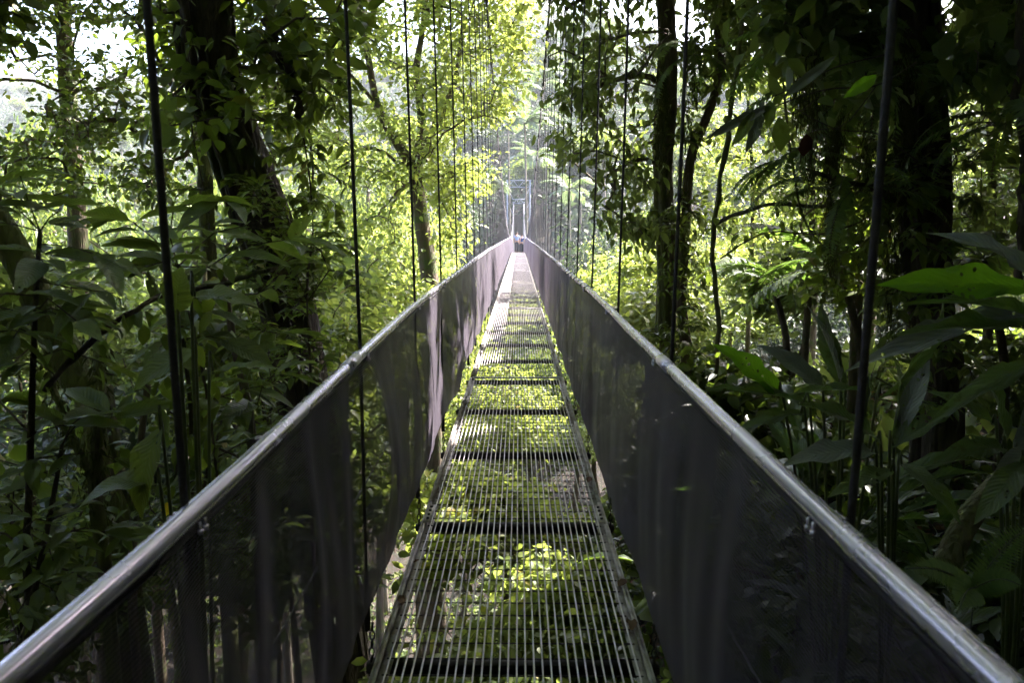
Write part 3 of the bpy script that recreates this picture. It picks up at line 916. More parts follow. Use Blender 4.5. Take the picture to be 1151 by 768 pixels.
def person(loc, rz, h, label, shirt, lower, arm_pose, step, pack=None, hat=None):
    """standing figure, y forward, metres for a height of 1.7 scaled to h"""
    root = thing('person', label, 'person', loc, 'people at the far end of the bridge')
    root.rotation_euler = (0, 0, rz)
    k = h / 1.7
    root.scale = (k, k, k)
    J = {'pel': (0, 0, 0.93), 'waist': (0, 0.01, 1.06), 'chest': (0, 0.0, 1.25), 'shd': (0, -0.01, 1.38), 'neck': (0, 0.0, 1.46), 'hd0': (0, 0.02, 1.53), 'hd1': (0, 0.025, 1.62), 'hd2': (0, 0.01, 1.67)}
    names = list(J); V = [J[n] for n in names]
    E = [(0, 1), (1, 2), (2, 3), (3, 4), (4, 5), (5, 6), (6, 7)]
    Rr = [(0.15, 0.11), (0.13, 0.10), (0.155, 0.105), (0.12, 0.085), (0.052, 0.055), (0.066, 0.08), (0.075, 0.09), (0.05, 0.06)]
    legs, arms = [], []
    for s in (-1, 1):
        f = step * s
        i0 = len(V)
        V += [(s * 0.09, 0.0, 0.86), (s * 0.10, f * 0.5 + 0.03, 0.48), (s * 0.10, f, 0.09), (s * 0.105, f + 0.06, 0.035), (s * 0.11, f + 0.16, 0.025)]
        Rr += [(0.09, 0.09), (0.06, 0.062), (0.042, 0.045), (0.042, 0.035), (0.038, 0.022)]
        E += [(0, i0), (i0, i0 + 1), (i0 + 1, i0 + 2), (i0 + 2, i0 + 3), (i0 + 3, i0 + 4)]
        el, wr = arm_pose[0 if s < 0 else 1]
        i1 = len(V)
        hd = np.array(wr) + unit(np.array(wr, float) - np.array(el, float)) * 0.09
        V += [(s * 0.175, 0, 1.37), (s * el[0], el[1], el[2]), (s * wr[0], wr[1], wr[2]), (s * hd[0], hd[1], hd[2])]
        Rr += [(0.055, 0.055), (0.040, 0.040), (0.028, 0.028), (0.040, 0.022)]
        E += [(3, i1), (i1, i1 + 1), (i1 + 1, i1 + 2), (i1 + 2, i1 + 3)]
        hb = i1 + 3
        for q in range(4):
            off = (q - 1.5) * 0.017
            b0 = np.array(V[hb]) + np.array([0, off, 0]); dr = unit(hd - np.array(wr, float)) * np.array([s, 1, 1])
            i2 = len(V)
            V += [tuple(b0 + dr * 0.05), tuple(b0 + dr * (0.085 + 0.006 * (q in (1, 2))) + np.array([-s * 0.012, 0, 0]))]
            Rr += [0.0095, 0.0075]
            E += [(hb, i2), (i2, i2 + 1)]
        i2 = len(V)
        V += [tuple(np.array(V[hb]) + np.array([-s * 0.01, 0.045, -0.01])), tuple(np.array(V[hb]) + np.array([-s * 0.02, 0.062, -0.045]))]
        Rr += [0.011, 0.008]
        E += [(hb, i2), (i2, i2 + 1)]
        legs.append(i0); arms.append((i1, el, wr))
    # ears and nose grow from the head
    for off in ((0.085, 0.02, 1.58), (-0.085, 0.02, 1.58), (0, 0.125, 1.575)):
        V.append(off); Rr.append(0.016); E.append((5, len(V) - 1))
    skinned('body', V, E, Rr, M['skin'], root)
    grow_ = 1.12
    # trousers
    tv = [(0, 0, 0.98), (0, 0, 0.90)]; tr = [(0.148, 0.112), (0.155, 0.118)]; te = [(0, 1)]
    for i0 in legs:
        a, b, c = V[i0], V[i0 + 1], V[i0 + 2]
        n = len(tv)
        tv += [a, b, c]; tr += [(0.102, 0.105), (0.076, 0.08), (0.062, 0.066)]
        te += [(1, n), (n, n + 1), (n + 1, n + 2)]
    skinned('trousers', tv, te, tr, lower, root)
    sv = [(0, 0, 0.97), (0, 0.01, 1.08), (0, 0, 1.25), (0, -0.01, 1.375), (0, 0, 1.43)]
    sr = [(0.165, 0.125), (0.15, 0.118), (0.17, 0.122), (0.135, 0.10), (0.07, 0.07)]
    se = [(0, 1), (1, 2), (2, 3), (3, 4)]
    for (i1, el, wr), s in zip(arms, (-1, 1)):
        n = len(sv)
        sv += [V[i1], tuple((np.array(V[i1]) * 0.25 + np.array(V[i1 + 1]) * 0.75))]; sr += [0.07, 0.058]
        se += [(3, n), (n, n + 1)]
    skinned('shirt', sv, se, sr, shirt, root)
    hv = [(0, -0.035, 1.56), (0, -0.02, 1.63), (0, 0.015, 1.675)]
    skinned('hair', hv, [(0, 1), (1, 2)], [(0.078, 0.075), (0.082, 0.086), (0.062, 0.07)], M['hair'], root)
    for s, i0 in zip((-1, 1), legs):
        c = V[i0 + 2]
        skinned('shoe', [(c[0], c[1] - 0.02, 0.045), (c[0], c[1] + 0.07, 0.04), (c[0], c[1] + 0.17, 0.032)], [(0, 1), (1, 2)], [(0.05, 0.045), (0.05, 0.04), (0.044, 0.03)], M['shoe'], root)
    for s in (-1, 1):
        eb = MB(); th = np.linspace(-1, 1, 4)
        eb.tube([[s * 0.030, 0.095, 1.598], [s * 0.030, 0.110, 1.598]], 0.010, 6)
        eb.build('eye', M['beam'], root)
    mb = MB(); mb.tube([[-0.022, 0.104, 1.535], [0, 0.110, 1.533], [0.022, 0.104, 1.535]], 0.0055, 5); mb.build('mouth', M['leaf_deadred'], root)
    return root


py_ = 59.0
person((-0.14, py_, float(deck_z(py_)) + 0.005), R(8), 1.76, 'person in pale blue shirt and dark trousers walking away on the bridge', M['shirt'], M['trousers'],
       [((0.25, -0.04, 1.13), (0.27, 0.10, 0.92)), ((0.27, -0.06, 1.12), (0.28, 0.06, 0.90))], 0.16)
py2 = 61.2
person((0.27, py2, float(deck_z(py2)) + 0.005), R(-12), 1.66, 'person in navy top and dark trousers just behind the one in pale blue', M['navy'], M['trousers'],
       [((0.24, -0.03, 1.12), (0.25, 0.12, 0.93)), ((0.24, 0.0, 1.12), (0.22, 0.16, 1.0))], 0.10)

# ================================================================== TREES AND PLANTS
def L(*pts, n=14):
    """a smooth line through (px, py, Y) points"""
    return smooth_line([P(*q) for q in pts], n)


def rooted(line, sink=0.15, dx=0.0, dy=0.0, n=None):
    """the same line carried on down to the ground"""
    b = line[0].copy(); b[0] += dx; b[1] += dy
    b[2] = float(ground_z(b[0], b[1])) - sink
    if b[2] > line[0][2] - 0.1:
        return line
    mid = (b + line[0]) / 2 + (line[0] - line[min(3, len(line) - 1)]) * 0.4
    return smooth_line(np.vstack([b, mid, line]), n or len(line) + 8)


def project(p):
    v = p - CAM
    d = v @ FWD
    return 575.5 + FPX * (v @ RIGHT) / d, 384 - FPX * (v @ UP) / d, d


def roof_tips(g, n, xr, yr, zr):  # crown points kept out of view, there to shade the bridge
    out = []
    while len(out) < n:
        p = np.stack([g.uniform(*xr, 400), g.uniform(*yr, 400), g.uniform(*zr, 400)], -1)
        px, py, d = project(p)
        p = p[~((d > 0) & (py > -45) & (px > -150) & (px < 1300))]
        out += list(off_shafts(p))
    return np.array(out[:n])


BL = [blade_template(9, 5, 0.36, 0.30, 0.10, 0.015, seed=i, peak=0.42) for i in range(3)]
BLONG = [blade_template(13, 5, 0.22, 0.42, 0.11, 0.03, seed=i + 5, peak=0.45) for i in range(4)]
NARROW = (np.array([[0, 0, 0], [0.045, 0.35, 0.0], [0, 1, -0.12], [-0.045, 0.35, 0.0]], float), [np.array([[0, 1, 2], [0, 2, 3]])])
FERNL = (np.array([[0, 0, 0], [0.13, 0.3, 0.0], [0, 1, -0.08], [-0.13, 0.3, 0.0]], float), [np.array([[0, 1, 2], [0, 2, 3]])])


def rosette_leaves(g, mb, T, tp, ta, k, size, droop=0.35):
    """bigger leaves, alternate along the twigs and splayed at their ends"""
    n = len(tp)
    pos = np.repeat(tp, k, 0); ax = np.repeat(unit(ta), k, 0)
    th = g.uniform(0, 2 * PI, n * k)
    side = np.stack([np.cos(th), np.sin(th), np.zeros(n * k)], -1)
    d = unit(ax * 0.6 + side + [0, 0, 0.25 - droop] + g.normal(0, 0.18, (n * k, 3)))
    nr = unit(np.array([0, 0, 1.0]) + g.normal(0, 0.28, (n * k, 3)) - side * 0.15)
    which = g.integers(0, len(T), n * k)
    sz = size * g.uniform(0.55, 1.2, n * k)
    for i, t in enumerate(T):
        m = which == i
        add_leaves(mb, t, pos[m] + d[m] * 0.02, d[m], nr[m], sz[m], g.uniform(0.85, 1.15, m.sum()))


def shrub(name, label, line, tips, leafm, T, k, size, seed, r0=0.018, cat='shrub', stem_m='twig', droop=0.35, group=None, start=0.1, arch=0.08, keep_end=0.0):
    g = np.random.default_rng(seed)
    line = np.asarray(line, float)
    root = thing(name, label, cat, tuple(line[0]), group)
    tb = MB(); tb.tube(line, np.linspace(r0, r0 * 0.45, len(line)), 8, 0.08, seed)
    br, tp, ta = grow(g, line, None, tips, 0.0028, arch, start, limit=r0 * 0.6)
    tb.add(np.concatenate(br.v), br.f)
    at_base(root, tb, 'stem', M[stem_m], True)
    lb = MB()
    if keep_end:
        m = g.uniform(0, 1, len(tp)) > keep_end
        tp, ta = tp[m], ta[m]
    if isinstance(T, list):
        rosette_leaves(g, lb, T, tp, ta, k, size, droop)
    else:
        leaf_spray(g, lb, T, tp, ta, k, size, 0.05, droop)
    at_base(root, lb, 'foliage', M[leafm], isinstance(T, list))
    return root


g = np.random.default_rng(21)

# ---- the thick dark leaning trunk on the left, wrapped in climbing roots
lineA = rooted(L((352, 520, 7.3), (334, 400, 7.2), (308, 290, 7.0), (272, 180, 6.8), (240, 80, 6.5), (226, -20, 6.3), (205, -200, 6.0), (190, -420, 5.7), n=30), dx=0.4)
tipsA = np.vstack([roof_tips(g, 520, (-14, 0.5), (-12, 15), (6.5, 12)),
                   frustum_tips(g, 34, (150, -120, 400, 150), (5.2, 7.5), lambda x, y: abs(x - 240) > 45 and (x > 180 or y < 60))])
make_tree('leaning_tree', 'thick dark leaning tree wrapped in climbing roots, left of the bridge', lineA, 0.25, 0.205, tipsA, M['bark_dark'], M['leaf_canopy'], LEAF8, 7, 0.19, 0.16, 31,
          r_tip=0.007, start=0.6, rough=0.22, vines=12, limit=0.07, sides=14, roof=13)

# ---- slender tree at the far left, its small leaves against the white sky
lineB = rooted(L((98, 420, 13), (90, 300, 13), (84, 200, 13), (74, 70, 12.8), (66, -80, 12.5), (60, -260, 12.3), n=22))


def keepB(x, y):
    if ((x - 8) / 36) ** 2 + ((y - 112) / 46) ** 2 < 1: return False
    if y > 165 and x > 330: return False
    if x > 200 and y > 205: return False
    return True


tipsB = frustum_tips(g, 700, (-150, -190, 350, 235), (8.5, 13.5), keepB)
make_tree('slender_tree', 'slender pale-barked tree with small leaves against the white sky', lineB, 0.20, 0.10, tipsB, M['bark_brown'], M['leaf_canopy'], LEAF8, 7, 0.125, 0.14, 32,
          start=0.55, limit=0.045)

# ---- second thin trunk between them
lineC = rooted(L((232, 230, 12), (228, 120, 12), (222, 0, 12), (215, -150, 12), n=14))
make_tree('thin_tree', 'thin straight tree seen just behind the dark leaning trunk', lineC, 0.14, 0.08,
          frustum_tips(g, 120, (230, -150, 400, 180), (10, 14)), M['bark_moss'], M['leaf_valley'], LEAF8, 5, 0.14, 0.15, 33, start=0.5, limit=0.035)

# ---- mossy leaning trunk low at the left
lineD = rooted(L((110, 470, 5.6), (82, 415, 5.6), (55, 365, 5.6), (25, 300, 5.5), (-30, 200, 5.4), (-80, 60, 5.2), n=18), dx=0.25)
make_tree('mossy_tree', 'mossy leaning tree low at the left edge behind broad leaves', lineD, 0.15, 0.09,
          frustum_tips(g, 70, (-160, -120, 60, 40), (4.2, 6.5), lambda x, y: x < 30 or y < -20), M['bark_moss'], M['leaf_canopy'], LEAF8, 6, 0.12, 0.1, 34, start=0.6, limit=0.03)

# ---- the sunlit forked tree left of the bridge
lineE = rooted(L((484, 330, 20), (478, 275, 20), (470, 225, 20), (466, 185, 20), n=12))
limbsE = [(L((466, 190, 20), (440, 150, 19.8), (424, 118, 19.6), (415, 70, 19.4), (405, 10, 19.2), (395, -80, 19), n=12), 0.15, 0.05),
          (L((466, 188, 20), (474, 140, 20.2), (468, 80, 20.4), (478, 10, 20.4), (484, -100, 20.4), n=12), 0.14, 0.05),
          (L((468, 190, 20), (492, 135, 20.6), (512, 90, 21), (520, 30, 21.2), (535, -60, 21.4), n=12), 0.13, 0.04),
          (L((424, 118, 19.6), (395, 85, 19), (365, 60, 18.4), n=7), 0.06, 0.03)]


def keepE(x, y):
    if x > 600 - max(0, y - 40) * 0.34: return False
    if x > 540 and y > 190: return False
    if math.sin(x * 0.047 + 1.7 * math.sin(y * 0.031)) * math.sin(y * 0.052 + 1.3 * math.sin(x * 0.023)) < -0.38: return False
    if ((x - 432) / 16) ** 2 + ((y - 95) / 24) ** 2 < 1: return False
    if ((x - 470) / 26) ** 2 + ((y - 260) / 60) ** 2 < 1: return False
    if x < 400 and y > 210: return False
    return True


tipsE = frustum_tips(g, 820, (335, -190, 600, 290), (17, 24), keepE)
make_tree('forked_tree', 'sunlit yellow-green forked tree beside the bridge, dark limbs showing', lineE, 0.26, 0.18, tipsE, M['bark_brown'], M['leaf_bright'], LEAF8, 8, 0.18, 0.28, 35,
          start=0.8, limit=0.05, limbs=limbsE, r_tip=0.009)

# ---- the pair of trunks right of the bridge with the drooping crown
lineF = rooted(L((750, 400, 9.2), (752, 300, 9.2), (748, 200, 9.1), (754, 90, 9.0), (750, -30, 8.9), (756, -200, 8.8), n=24))
limbsF = [(rooted(L((772, 400, 9.0), (766, 330, 9.0), (771, 250, 9.0), (776, 180, 9.0), (796, 128, 8.9), (812, 70, 8.8), (806, 20, 8.8), (814, -60, 8.7), n=20)), 0.075, 0.04),
          (rooted(L((740, 400, 9.5), (744, 280, 9.4), (738, 160, 9.3), (745, 20, 9.2), (738, -140, 9.1), n=14)), 0.07, 0.05),
          (L((754, 100, 9.0), (725, 85, 8.9), (690, 90, 8.8), (655, 105, 8.8), n=8), 0.045, 0.02),
          (L((750, 0, 8.9), (715, -20, 8.8), (670, -10, 8.8), (635, 10, 8.9), n=8), 0.05, 0.02),
          (L((750, 190, 9.1), (722, 178, 9.0), (695, 190, 8.9), (670, 205, 8.9), n=8), 0.035, 0.012)]


def keepF(x, y):
    lo = 626 + 14 * math.sin(y * 0.07) + max(0, y - 165) * 0.7
    if x < lo: return False
    if x > 785 and y > 95: return False
    if y > 235 and x < 700: return False
    if 738 < x < 782 and y > 60 and (int(x * 7 + y * 13) % 10) > 1: return False
    return True


tipsF = np.vstack([frustum_tips(g, 400, (600, -190, 875, 285), (7.6, 10.5), keepF), roof_tips(g, 380, (-1, 15), (6, 22), (7, 12.5))])
make_tree('twin_trunk_tree', 'twin-trunked tree with drooping dark green crown beside the right rail', lineF, 0.12, 0.085, tipsF, M['bark_brown'], M['leaf_valley'], LEAF8, 8, 0.145, 0.13, 36, wid=0.8,
          start=0.5, limit=0.04, limbs=limbsF, droop=0.75, rough=0.2, vines=6, roof=13)

# ---- the massive dark trunk at the right
lineG = rooted(L((1058, 420, 6.2), (1046, 330, 6.2), (1040, 240, 6.15), (1034, 140, 6.1), (1026, 30, 6.0), (1018, -80, 6.0), (1005, -260, 5.9), (990, -480, 5.7), n=28))
limbsG = [(L((1030, 90, 6.05), (985, 50, 5.9), (930, 35, 5.7), (880, 40, 5.5), n=10), 0.05, 0.02),
          (L((1040, 250, 6.1), (990, 215, 5.9), (950, 205, 5.7), (905, 190, 5.6), n=10), 0.035, 0.012),
          (L((1034, 120, 6.1), (1080, 80, 6.0), (1130, 60, 5.9), (1190, 20, 5.7), n=10), 0.05, 0.03)]
shade_tips = np.array([np.array([0.55, 1.4, 0.6]) + SUN * g.uniform(8.5, 13) + g.normal(0, 1.0, 3) for _ in range(110)] + [np.array([0.55, 3.2, 0.6]) + SUN * g.uniform(9, 13) + g.normal(0, 1.0, 3) for _ in range(70)])  # unseen sprays added sunward to shade the right net
tipsG = np.vstack([frustum_tips(g, 240, (860, -190, 1200, 120), (4.6, 7.5), lambda x, y: not (1005 < x < 1065) and (x > 900 or y < 40)),
                   roof_tips(g, 520, (0.0, 15), (-12, 9), (6.5, 12)), shade_tips])
make_tree('massive_tree', 'massive black-barked tree with hanging roots behind the bright green blade', lineG, 0.165, 0.145, tipsG, M['bark_dark'], M['leaf_valley'], LEAF8, 6, 0.17, 0.14, 37,
          start=0.55, limit=0.05, limbs=limbsG, rough=0.25, vines=14, droop=0.6, roof=13)

# ---- crowns filling the right-hand side behind the massive trunk
fills = [
    ('understorey_tree', 'slim bright tree seen in the gap between the thick liana and the twin trunks', (840, 400, 19), (836, 40, 19), (775, 40, 915, 330), (15, 22), 150, 'leaf_bright', 0.17, 44),
    ('understorey_tree', 'leafy tree with thin stem between the twin trunks and the massive trunk', (905, 400, 12), (905, 60, 12), (835, 60, 1010, 330), (9.5, 15), 170, 'leaf_valley', 0.14, 41),
    ('understorey_tree', 'leafy tree right of the massive trunk, its top lit by the sun', (1110, 400, 9.5), (1105, 20, 9.5), (1055, 20, 1230, 330), (7.5, 12), 230, 'leaf_valley', 0.12, 42),
    ('understorey_tree', 'dark leafy tree hanging over the gap left of the massive trunk', (960, 420, 8), (955, 40, 8), (895, 20, 1015, 330), (6.5, 9.5), 150, 'leaf_canopy', 0.13, 43),
]
for nm, lab, b, t, box, yr, n, lm, sz, sd in fills:
    ln = rooted(L(b, ((b[0] + t[0]) / 2 + 8, (b[1] + t[1]) / 2, b[2]), t, n=14))

    def kp(x, y, sd=sd):
        return not (sd == 41 and x < 890 and 100 < y < 300 and math.sin(x * 0.09) * math.sin(y * 0.05) < 0.3)
    make_tree(nm, lab, ln, 0.07, 0.035, frustum_tips(g, n, box, yr, kp), M['bark_brown'], M[lm], LEAF8, 6, sz, 0.12, sd, start=0.4, limit=0.02, droop=0.5, r_tip=0.005)

# ---- lush bushes round and below the bridge
def box_tips(g, n, c, r):
    return blob_tips(g, c, r, n)


bushes = [
    # label, centre, radii, n, leaf material, leaf size, seed
    ('sunlit bush below the deck grating, nearest the camera', (0.1, 3.6, -2.9), (1.5, 1.3, 0.8), 190, 'leaf_bright', 0.15, 51),
    ('bright bush under the deck where the first dark crossbeams show', (-0.5, 5.8, -3.1), (1.9, 1.6, 0.9), 230, 'leaf_bright', 0.17, 52),
    ('pale green bush under the middle of the near deck panel', (0.7, 8.4, -3.2), (2.2, 1.8, 1.1), 230, 'leaf_bright', 0.18, 53),
    ('tall bush under the deck beyond the second joint bar', (-0.3, 12.2, -3.3), (2.8, 2.3, 1.3), 230, 'leaf_bright', 0.22, 54),
    ('leafy bush on the slope below the left net', (-2.2, 3.6, -2.2), (1.1, 1.4, 1.2), 170, 'leaf_valley', 0.13, 55),
    ('small bush right under the left edge of the deck', (-0.9, 3.4, -2.5), (0.9, 1.3, 0.8), 190, 'leaf_valley', 0.11, 75),
    ('small bush right under the right edge of the deck', (1.0, 4.6, -2.6), (0.9, 1.2, 0.8), 130, 'leaf_bright', 0.13, 76),
    ('dense bush against the left net, under the second hanger', (-2.3, 6.4, -1.3), (1.4, 1.8, 1.6), 130, 'leaf_valley', 0.14, 56),
    ('yellow-green bush rising beyond the left net', (-3.2, 11.5, -0.2), (1.9, 2.2, 1.9), 150, 'leaf_bright', 0.17, 57),
    ('broad bush between the forked tree and the left rail', (-4.2, 17.5, 0.4), (2.6, 3.0, 1.9), 170, 'leaf_bright', 0.2, 58),
    ('dark bush behind the right net close to the bank', (1.9, 4.2, -0.9), (0.9, 1.3, 0.9), 90, 'leaf_dark', 0.13, 59),
    ('leafy bush at the foot of the twin trunks', (2.6, 8.2, -0.4), (1.4, 1.6, 1.3), 120, 'leaf_dark', 0.18, 60),
    ('sunlit bush beyond the right net, left of the twin trunks', (2.6, 14.0, 0.2), (1.5, 2.4, 1.7), 150, 'leaf_bright', 0.18, 61),
    ('bright tall bush beside the right net in the middle distance', (4.2, 22.0, 0.8), (2.6, 3.4, 2.6), 190, 'leaf_bright', 0.22, 62),
    ('dense dark bush on the left bank behind the mossy sapling', (-4.4, 5.6, -1.4), (1.5, 1.5, 1.8), 140, 'leaf_valley', 0.13, 63),
    ('bush low on the left bank at the frame edge', (-3.0, 3.1, -1.6), (1.0, 0.9, 1.0), 100, 'leaf_valley', 0.11, 64),
    ('tall leafy bush at the foot of the leaning tree', (-3.3, 8.6, 0.0), (1.7, 1.6, 2.0), 150, 'leaf_canopy', 0.15, 65),
    ('bush in the valley behind the mossy leaning trunk', (-8.6, 11.5, 0.1), (3.0, 2.6, 2.2), 170, 'leaf_valley', 0.19, 66),
    ('bush behind the arching branch right of the twin trunks', (5.2, 12.5, 1.2), (2.2, 2.0, 1.8), 160, 'leaf_valley', 0.17, 67),
    ('shaded bush behind the long-leaved plants at the right', (5.4, 6.6, 0.2), (1.9, 1.5, 1.2), 150, 'leaf_dark', 0.14, 68),
    ('low bush on the right bank behind the fern', (3.6, 3.9, -0.5), (1.1, 0.9, 0.6), 90, 'leaf_dark', 0.12, 69),
]
for lab, c, r, n, lm, sz, sd in bushes:
    gg = np.random.default_rng(sd)
    tips = box_tips(gg, n, c, r)
    inner = (np.abs(tips[:, 0]) < 0.75 + 0.0 * tips[:, 1]) & (tips[:, 2] > deck_z(tips[:, 1]) - 0.45)
    tips = tips[~inner]
    gz = float(ground_z(c[0], c[1])) - 0.1
    if gz > c[2] - 0.4: gz = c[2] - r[2]
    ln = smooth_line([(c[0] - 0.2, c[1] + 0.1, gz), (c[0] + 0.1, c[1], (gz + c[2]) / 2), (c[0], c[1], c[2] + r[2] * 0.2)], 8)
    make_tree('bush', lab, ln, 0.05, 0.02, tips, M['twig'], M[lm], LEAF8, 5, sz, 0.10 if sz < 0.16 else 0.16, sd, cat='bush', start=0.2, limit=0.018, r_tip=0.004, crown='foliage', stem='stem')

# ---- trees of the valley, in three kinds
def proto_tree(name, seed, H, cr, tips_n, T, k, size, spread, lm, bark):
    gg = np.random.default_rng(seed)
    line = smooth_line([(0, 0, -0.3), (0.25, 0.1, H * 0.3), (-0.15, 0.2, H * 0.6), (0.1, 0, H * 0.86)], 12)
    tips = blob_tips(gg, (0, 0, H - cr * 0.75), (cr, cr, cr * 0.8), tips_n)
    return make_tree(name, 'tree', line, H * 0.017, H * 0.006, tips, bark, lm, T, k, size, spread, seed, start=0.35, r_tip=0.012, limit=H * 0.006, sides=8)


SHAFT_CUT = False
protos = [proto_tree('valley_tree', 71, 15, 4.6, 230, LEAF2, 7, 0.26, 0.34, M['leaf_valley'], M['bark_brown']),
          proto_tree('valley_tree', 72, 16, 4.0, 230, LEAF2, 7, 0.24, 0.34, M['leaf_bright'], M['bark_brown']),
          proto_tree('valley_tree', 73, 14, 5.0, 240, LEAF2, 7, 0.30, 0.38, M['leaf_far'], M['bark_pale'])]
gg = np.random.default_rng(77)
first = [True, True, True]
spots = []
for yy in np.arange(17, 66, 6.2):
    for xx in np.arange(-44, 50, 6.4):
        spots.append((xx + gg.uniform(-2, 2), yy + gg.uniform(-2, 2)))
KL = ['bushy green tree in the valley below and beside the bridge', 'bright yellow-green tree in the valley beside the bridge', 'bluish-green hazy tree lower in the valley']
for x, y in spots:
    gz = float(ground_z(x, y))
    ax_ = abs(x)
    if ax_ < 5.2:
        top = float(deck_z(y)) - gg.uniform(1.6, 4.5)
    elif ax_ < 10:
        top = float(deck_z(y)) + gg.uniform(-1.0, 3.0 + 0.05 * y)
    else:
        top = float(deck_z(y)) + gg.uniform(-1, 6 + 0.08 * y)
    h = top - gz
    if h < 3.5: continue
    k = int(gg.choice([0, 1, 2], p=[0.38, 0.40, 0.22]))
    px, py, d = project(np.array([x, y, top]))
    if not (-120 < px < 1270): continue
    if px < 330 and y < 40: k = int(gg.choice([0, 2]))
    o = protos[k]
    scl = h / [15, 16, 14][k]
    if first[k]:
        first[k] = False
    else:
        o = copy_tree(o)
    o.location = (x, y, gz); o.rotation_euler = (0, 0, gg.uniform(0, 6.28))
    w_ = min(max(scl, 0.55) * gg.uniform(0.85, 1.1), 1.15)
    if ax_ < 5.2: w_ = min(w_, 0.8)
    o.scale = (w_, w_, scl)
    tag(o, KL[k], 'tree', 'trees in the valley under the bridge, kind %d' % (k + 1))

# ---- trees on the far bank and the hillside beyond it
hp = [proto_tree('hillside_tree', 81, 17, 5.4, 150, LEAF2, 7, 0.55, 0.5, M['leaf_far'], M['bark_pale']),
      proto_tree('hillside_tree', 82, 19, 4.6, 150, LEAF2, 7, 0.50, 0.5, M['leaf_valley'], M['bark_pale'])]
first = [True, True]
cand = []
for yy in np.arange(70, 300, 8.5):
    step_ = 7.5 + (yy - 70) * 0.02
    for xx in np.arange(-0.86 * yy, 0.86 * yy, step_):
        x = xx + gg.uniform(-2.5, 2.5); y = yy + gg.uniform(-3, 3)
        if abs(x) < 3.6 and y < 108: continue
        if abs(x) < 10.5 and y < 92: continue
        if x < -35 and y < 95 and gg.uniform() < 0.3: continue
        cand.append((x, y))
cand = [c for c in cand if c[1] < 150 or abs(c[0]) < 70 or gg.uniform() < 0.5]
cand = [cand[i] for i in np.sort(gg.permutation(len(cand))[:290])] if len(cand) > 290 else cand
for x, y in cand:
    k = int(gg.uniform() < 0.45)
    o = hp[k]
    if first[k]: first[k] = False
    else: o = copy_tree(o)
    s_ = gg.uniform(0.7, 1.15) * (0.75 if y < 104 and abs(x) < 9 else 1.0)
    if x < -20: s_ *= 0.8
    o.location = (x, y, float(ground_z(x, y))); o.rotation_euler = (0, 0, gg.uniform(0, 6.28)); o.scale = (s_, s_, s_ * gg.uniform(0.9, 1.15))
    tag(o, ['pale bluish tree on the hazy hillside beyond the bridge', 'greener tree on the hazy hillside beyond the bridge'][k], 'tree', 'trees on the far hillside, %s' % ['pale', 'green'][k])


# ---- the mass of the forest over the far hills
mb = MB()
n_ = 52000
yy = 100 + 300 * gg.uniform(0, 1, n_) ** 1.3; xx = gg.uniform(-0.95, 0.95, n_) * (yy + 15)
m = (np.abs(xx) > 6) | (yy > 116); xx, yy = xx[m], yy[m]; n_ = len(xx)
hh = 7 + 3.2 * np.sin(xx * 0.55 + 2 * np.sin(yy * 0.21)) * np.sin(yy * 0.47 + 1.5 * np.sin(xx * 0.17)) + 1.6 * np.sin(xx * 1.3 + yy) + gg.uniform(-2.2, 0.8, n_)
pos = np.stack([xx, yy, ground_z(xx, yy) + np.clip(hh, 0.6, 12) * sstep((yy - 96) / 14)], -1)
pos = np.repeat(pos, 3, 0) + gg.normal(0, 0.9, (3 * n_, 3))
dd = unit(gg.normal(0, 1, pos.shape) + [0, 0, -0.3])
add_leaves(mb, LEAF2, pos, dd, np.array([0, -0.3, 1.0]) + gg.normal(0, 0.5, pos.shape), gg.uniform(0.8, 1.7, len(pos)))
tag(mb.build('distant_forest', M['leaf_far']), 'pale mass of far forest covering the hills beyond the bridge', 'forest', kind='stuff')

# ---- unseen forest round the near end, added to block stray light
bush_line = smooth_line([(0, 0, -0.3), (0.1, 0.1, 1.5), (-0.1, 0, 4.2)], 8)
bush_proto = make_tree('screen_bush', 'bush', bush_line, 0.09, 0.04, blob_tips(np.random.default_rng(85), (0, 0, 3.0), (3.2, 3.2, 3.3), 200), M['bark_brown'], M['leaf_canopy'], LEAF2, 8, 0.30, 0.34, 85,
                       start=0.1, r_tip=0.008, limit=0.03, sides=8, crown='foliage', stem='stem', cat='bush')
firstb = True
ring = [(5.6 + 1.6 * (i % 2), 45 - 270 * (i + 0.5) / 22) for i in range(22)] + [(10.5 + 2 * (i % 2), 50 - 280 * (i + 0.5) / 26) for i in range(26)]
for r_, a_ in ring:
    a_ = math.radians(a_ + gg.uniform(-3, 3))
    x, y = r_ * math.cos(a_) * 1.15, r_ * math.sin(a_)
    if abs(x) < 1.9 and y > -6: continue
    if y > 0 and (abs(x) / y < 1.25 or (x > 0 and abs(x) / y < 1.9)): continue
    cb_ = np.array([x, y, 2.5]); bad = False
    for c_, r2_ in SHAFTS[:9]:
        w_ = cb_ - np.array(c_); al = w_ @ SUN
        if al > 0 and np.linalg.norm((w_ - al * SUN)) < r2_ + 0.5: bad = True
    if bad: continue
    o = bush_proto if firstb else copy_tree(bush_proto); firstb = False
    o.location = (x, y, float(ground_z(x, y))); o.rotation_euler = (0, 0, gg.uniform(0, 6)); k_ = gg.uniform(0.75, 1.1) * (1.0 if abs(x) > 4.6 or y < -5 else 0.6); o.scale = (k_, k_, k_ * 1.25)
    tag(o, 'unseen leafy bush added beside or behind the near end to block light', 'bush', 'unseen light-blocking bushes round the near end of the bridge')
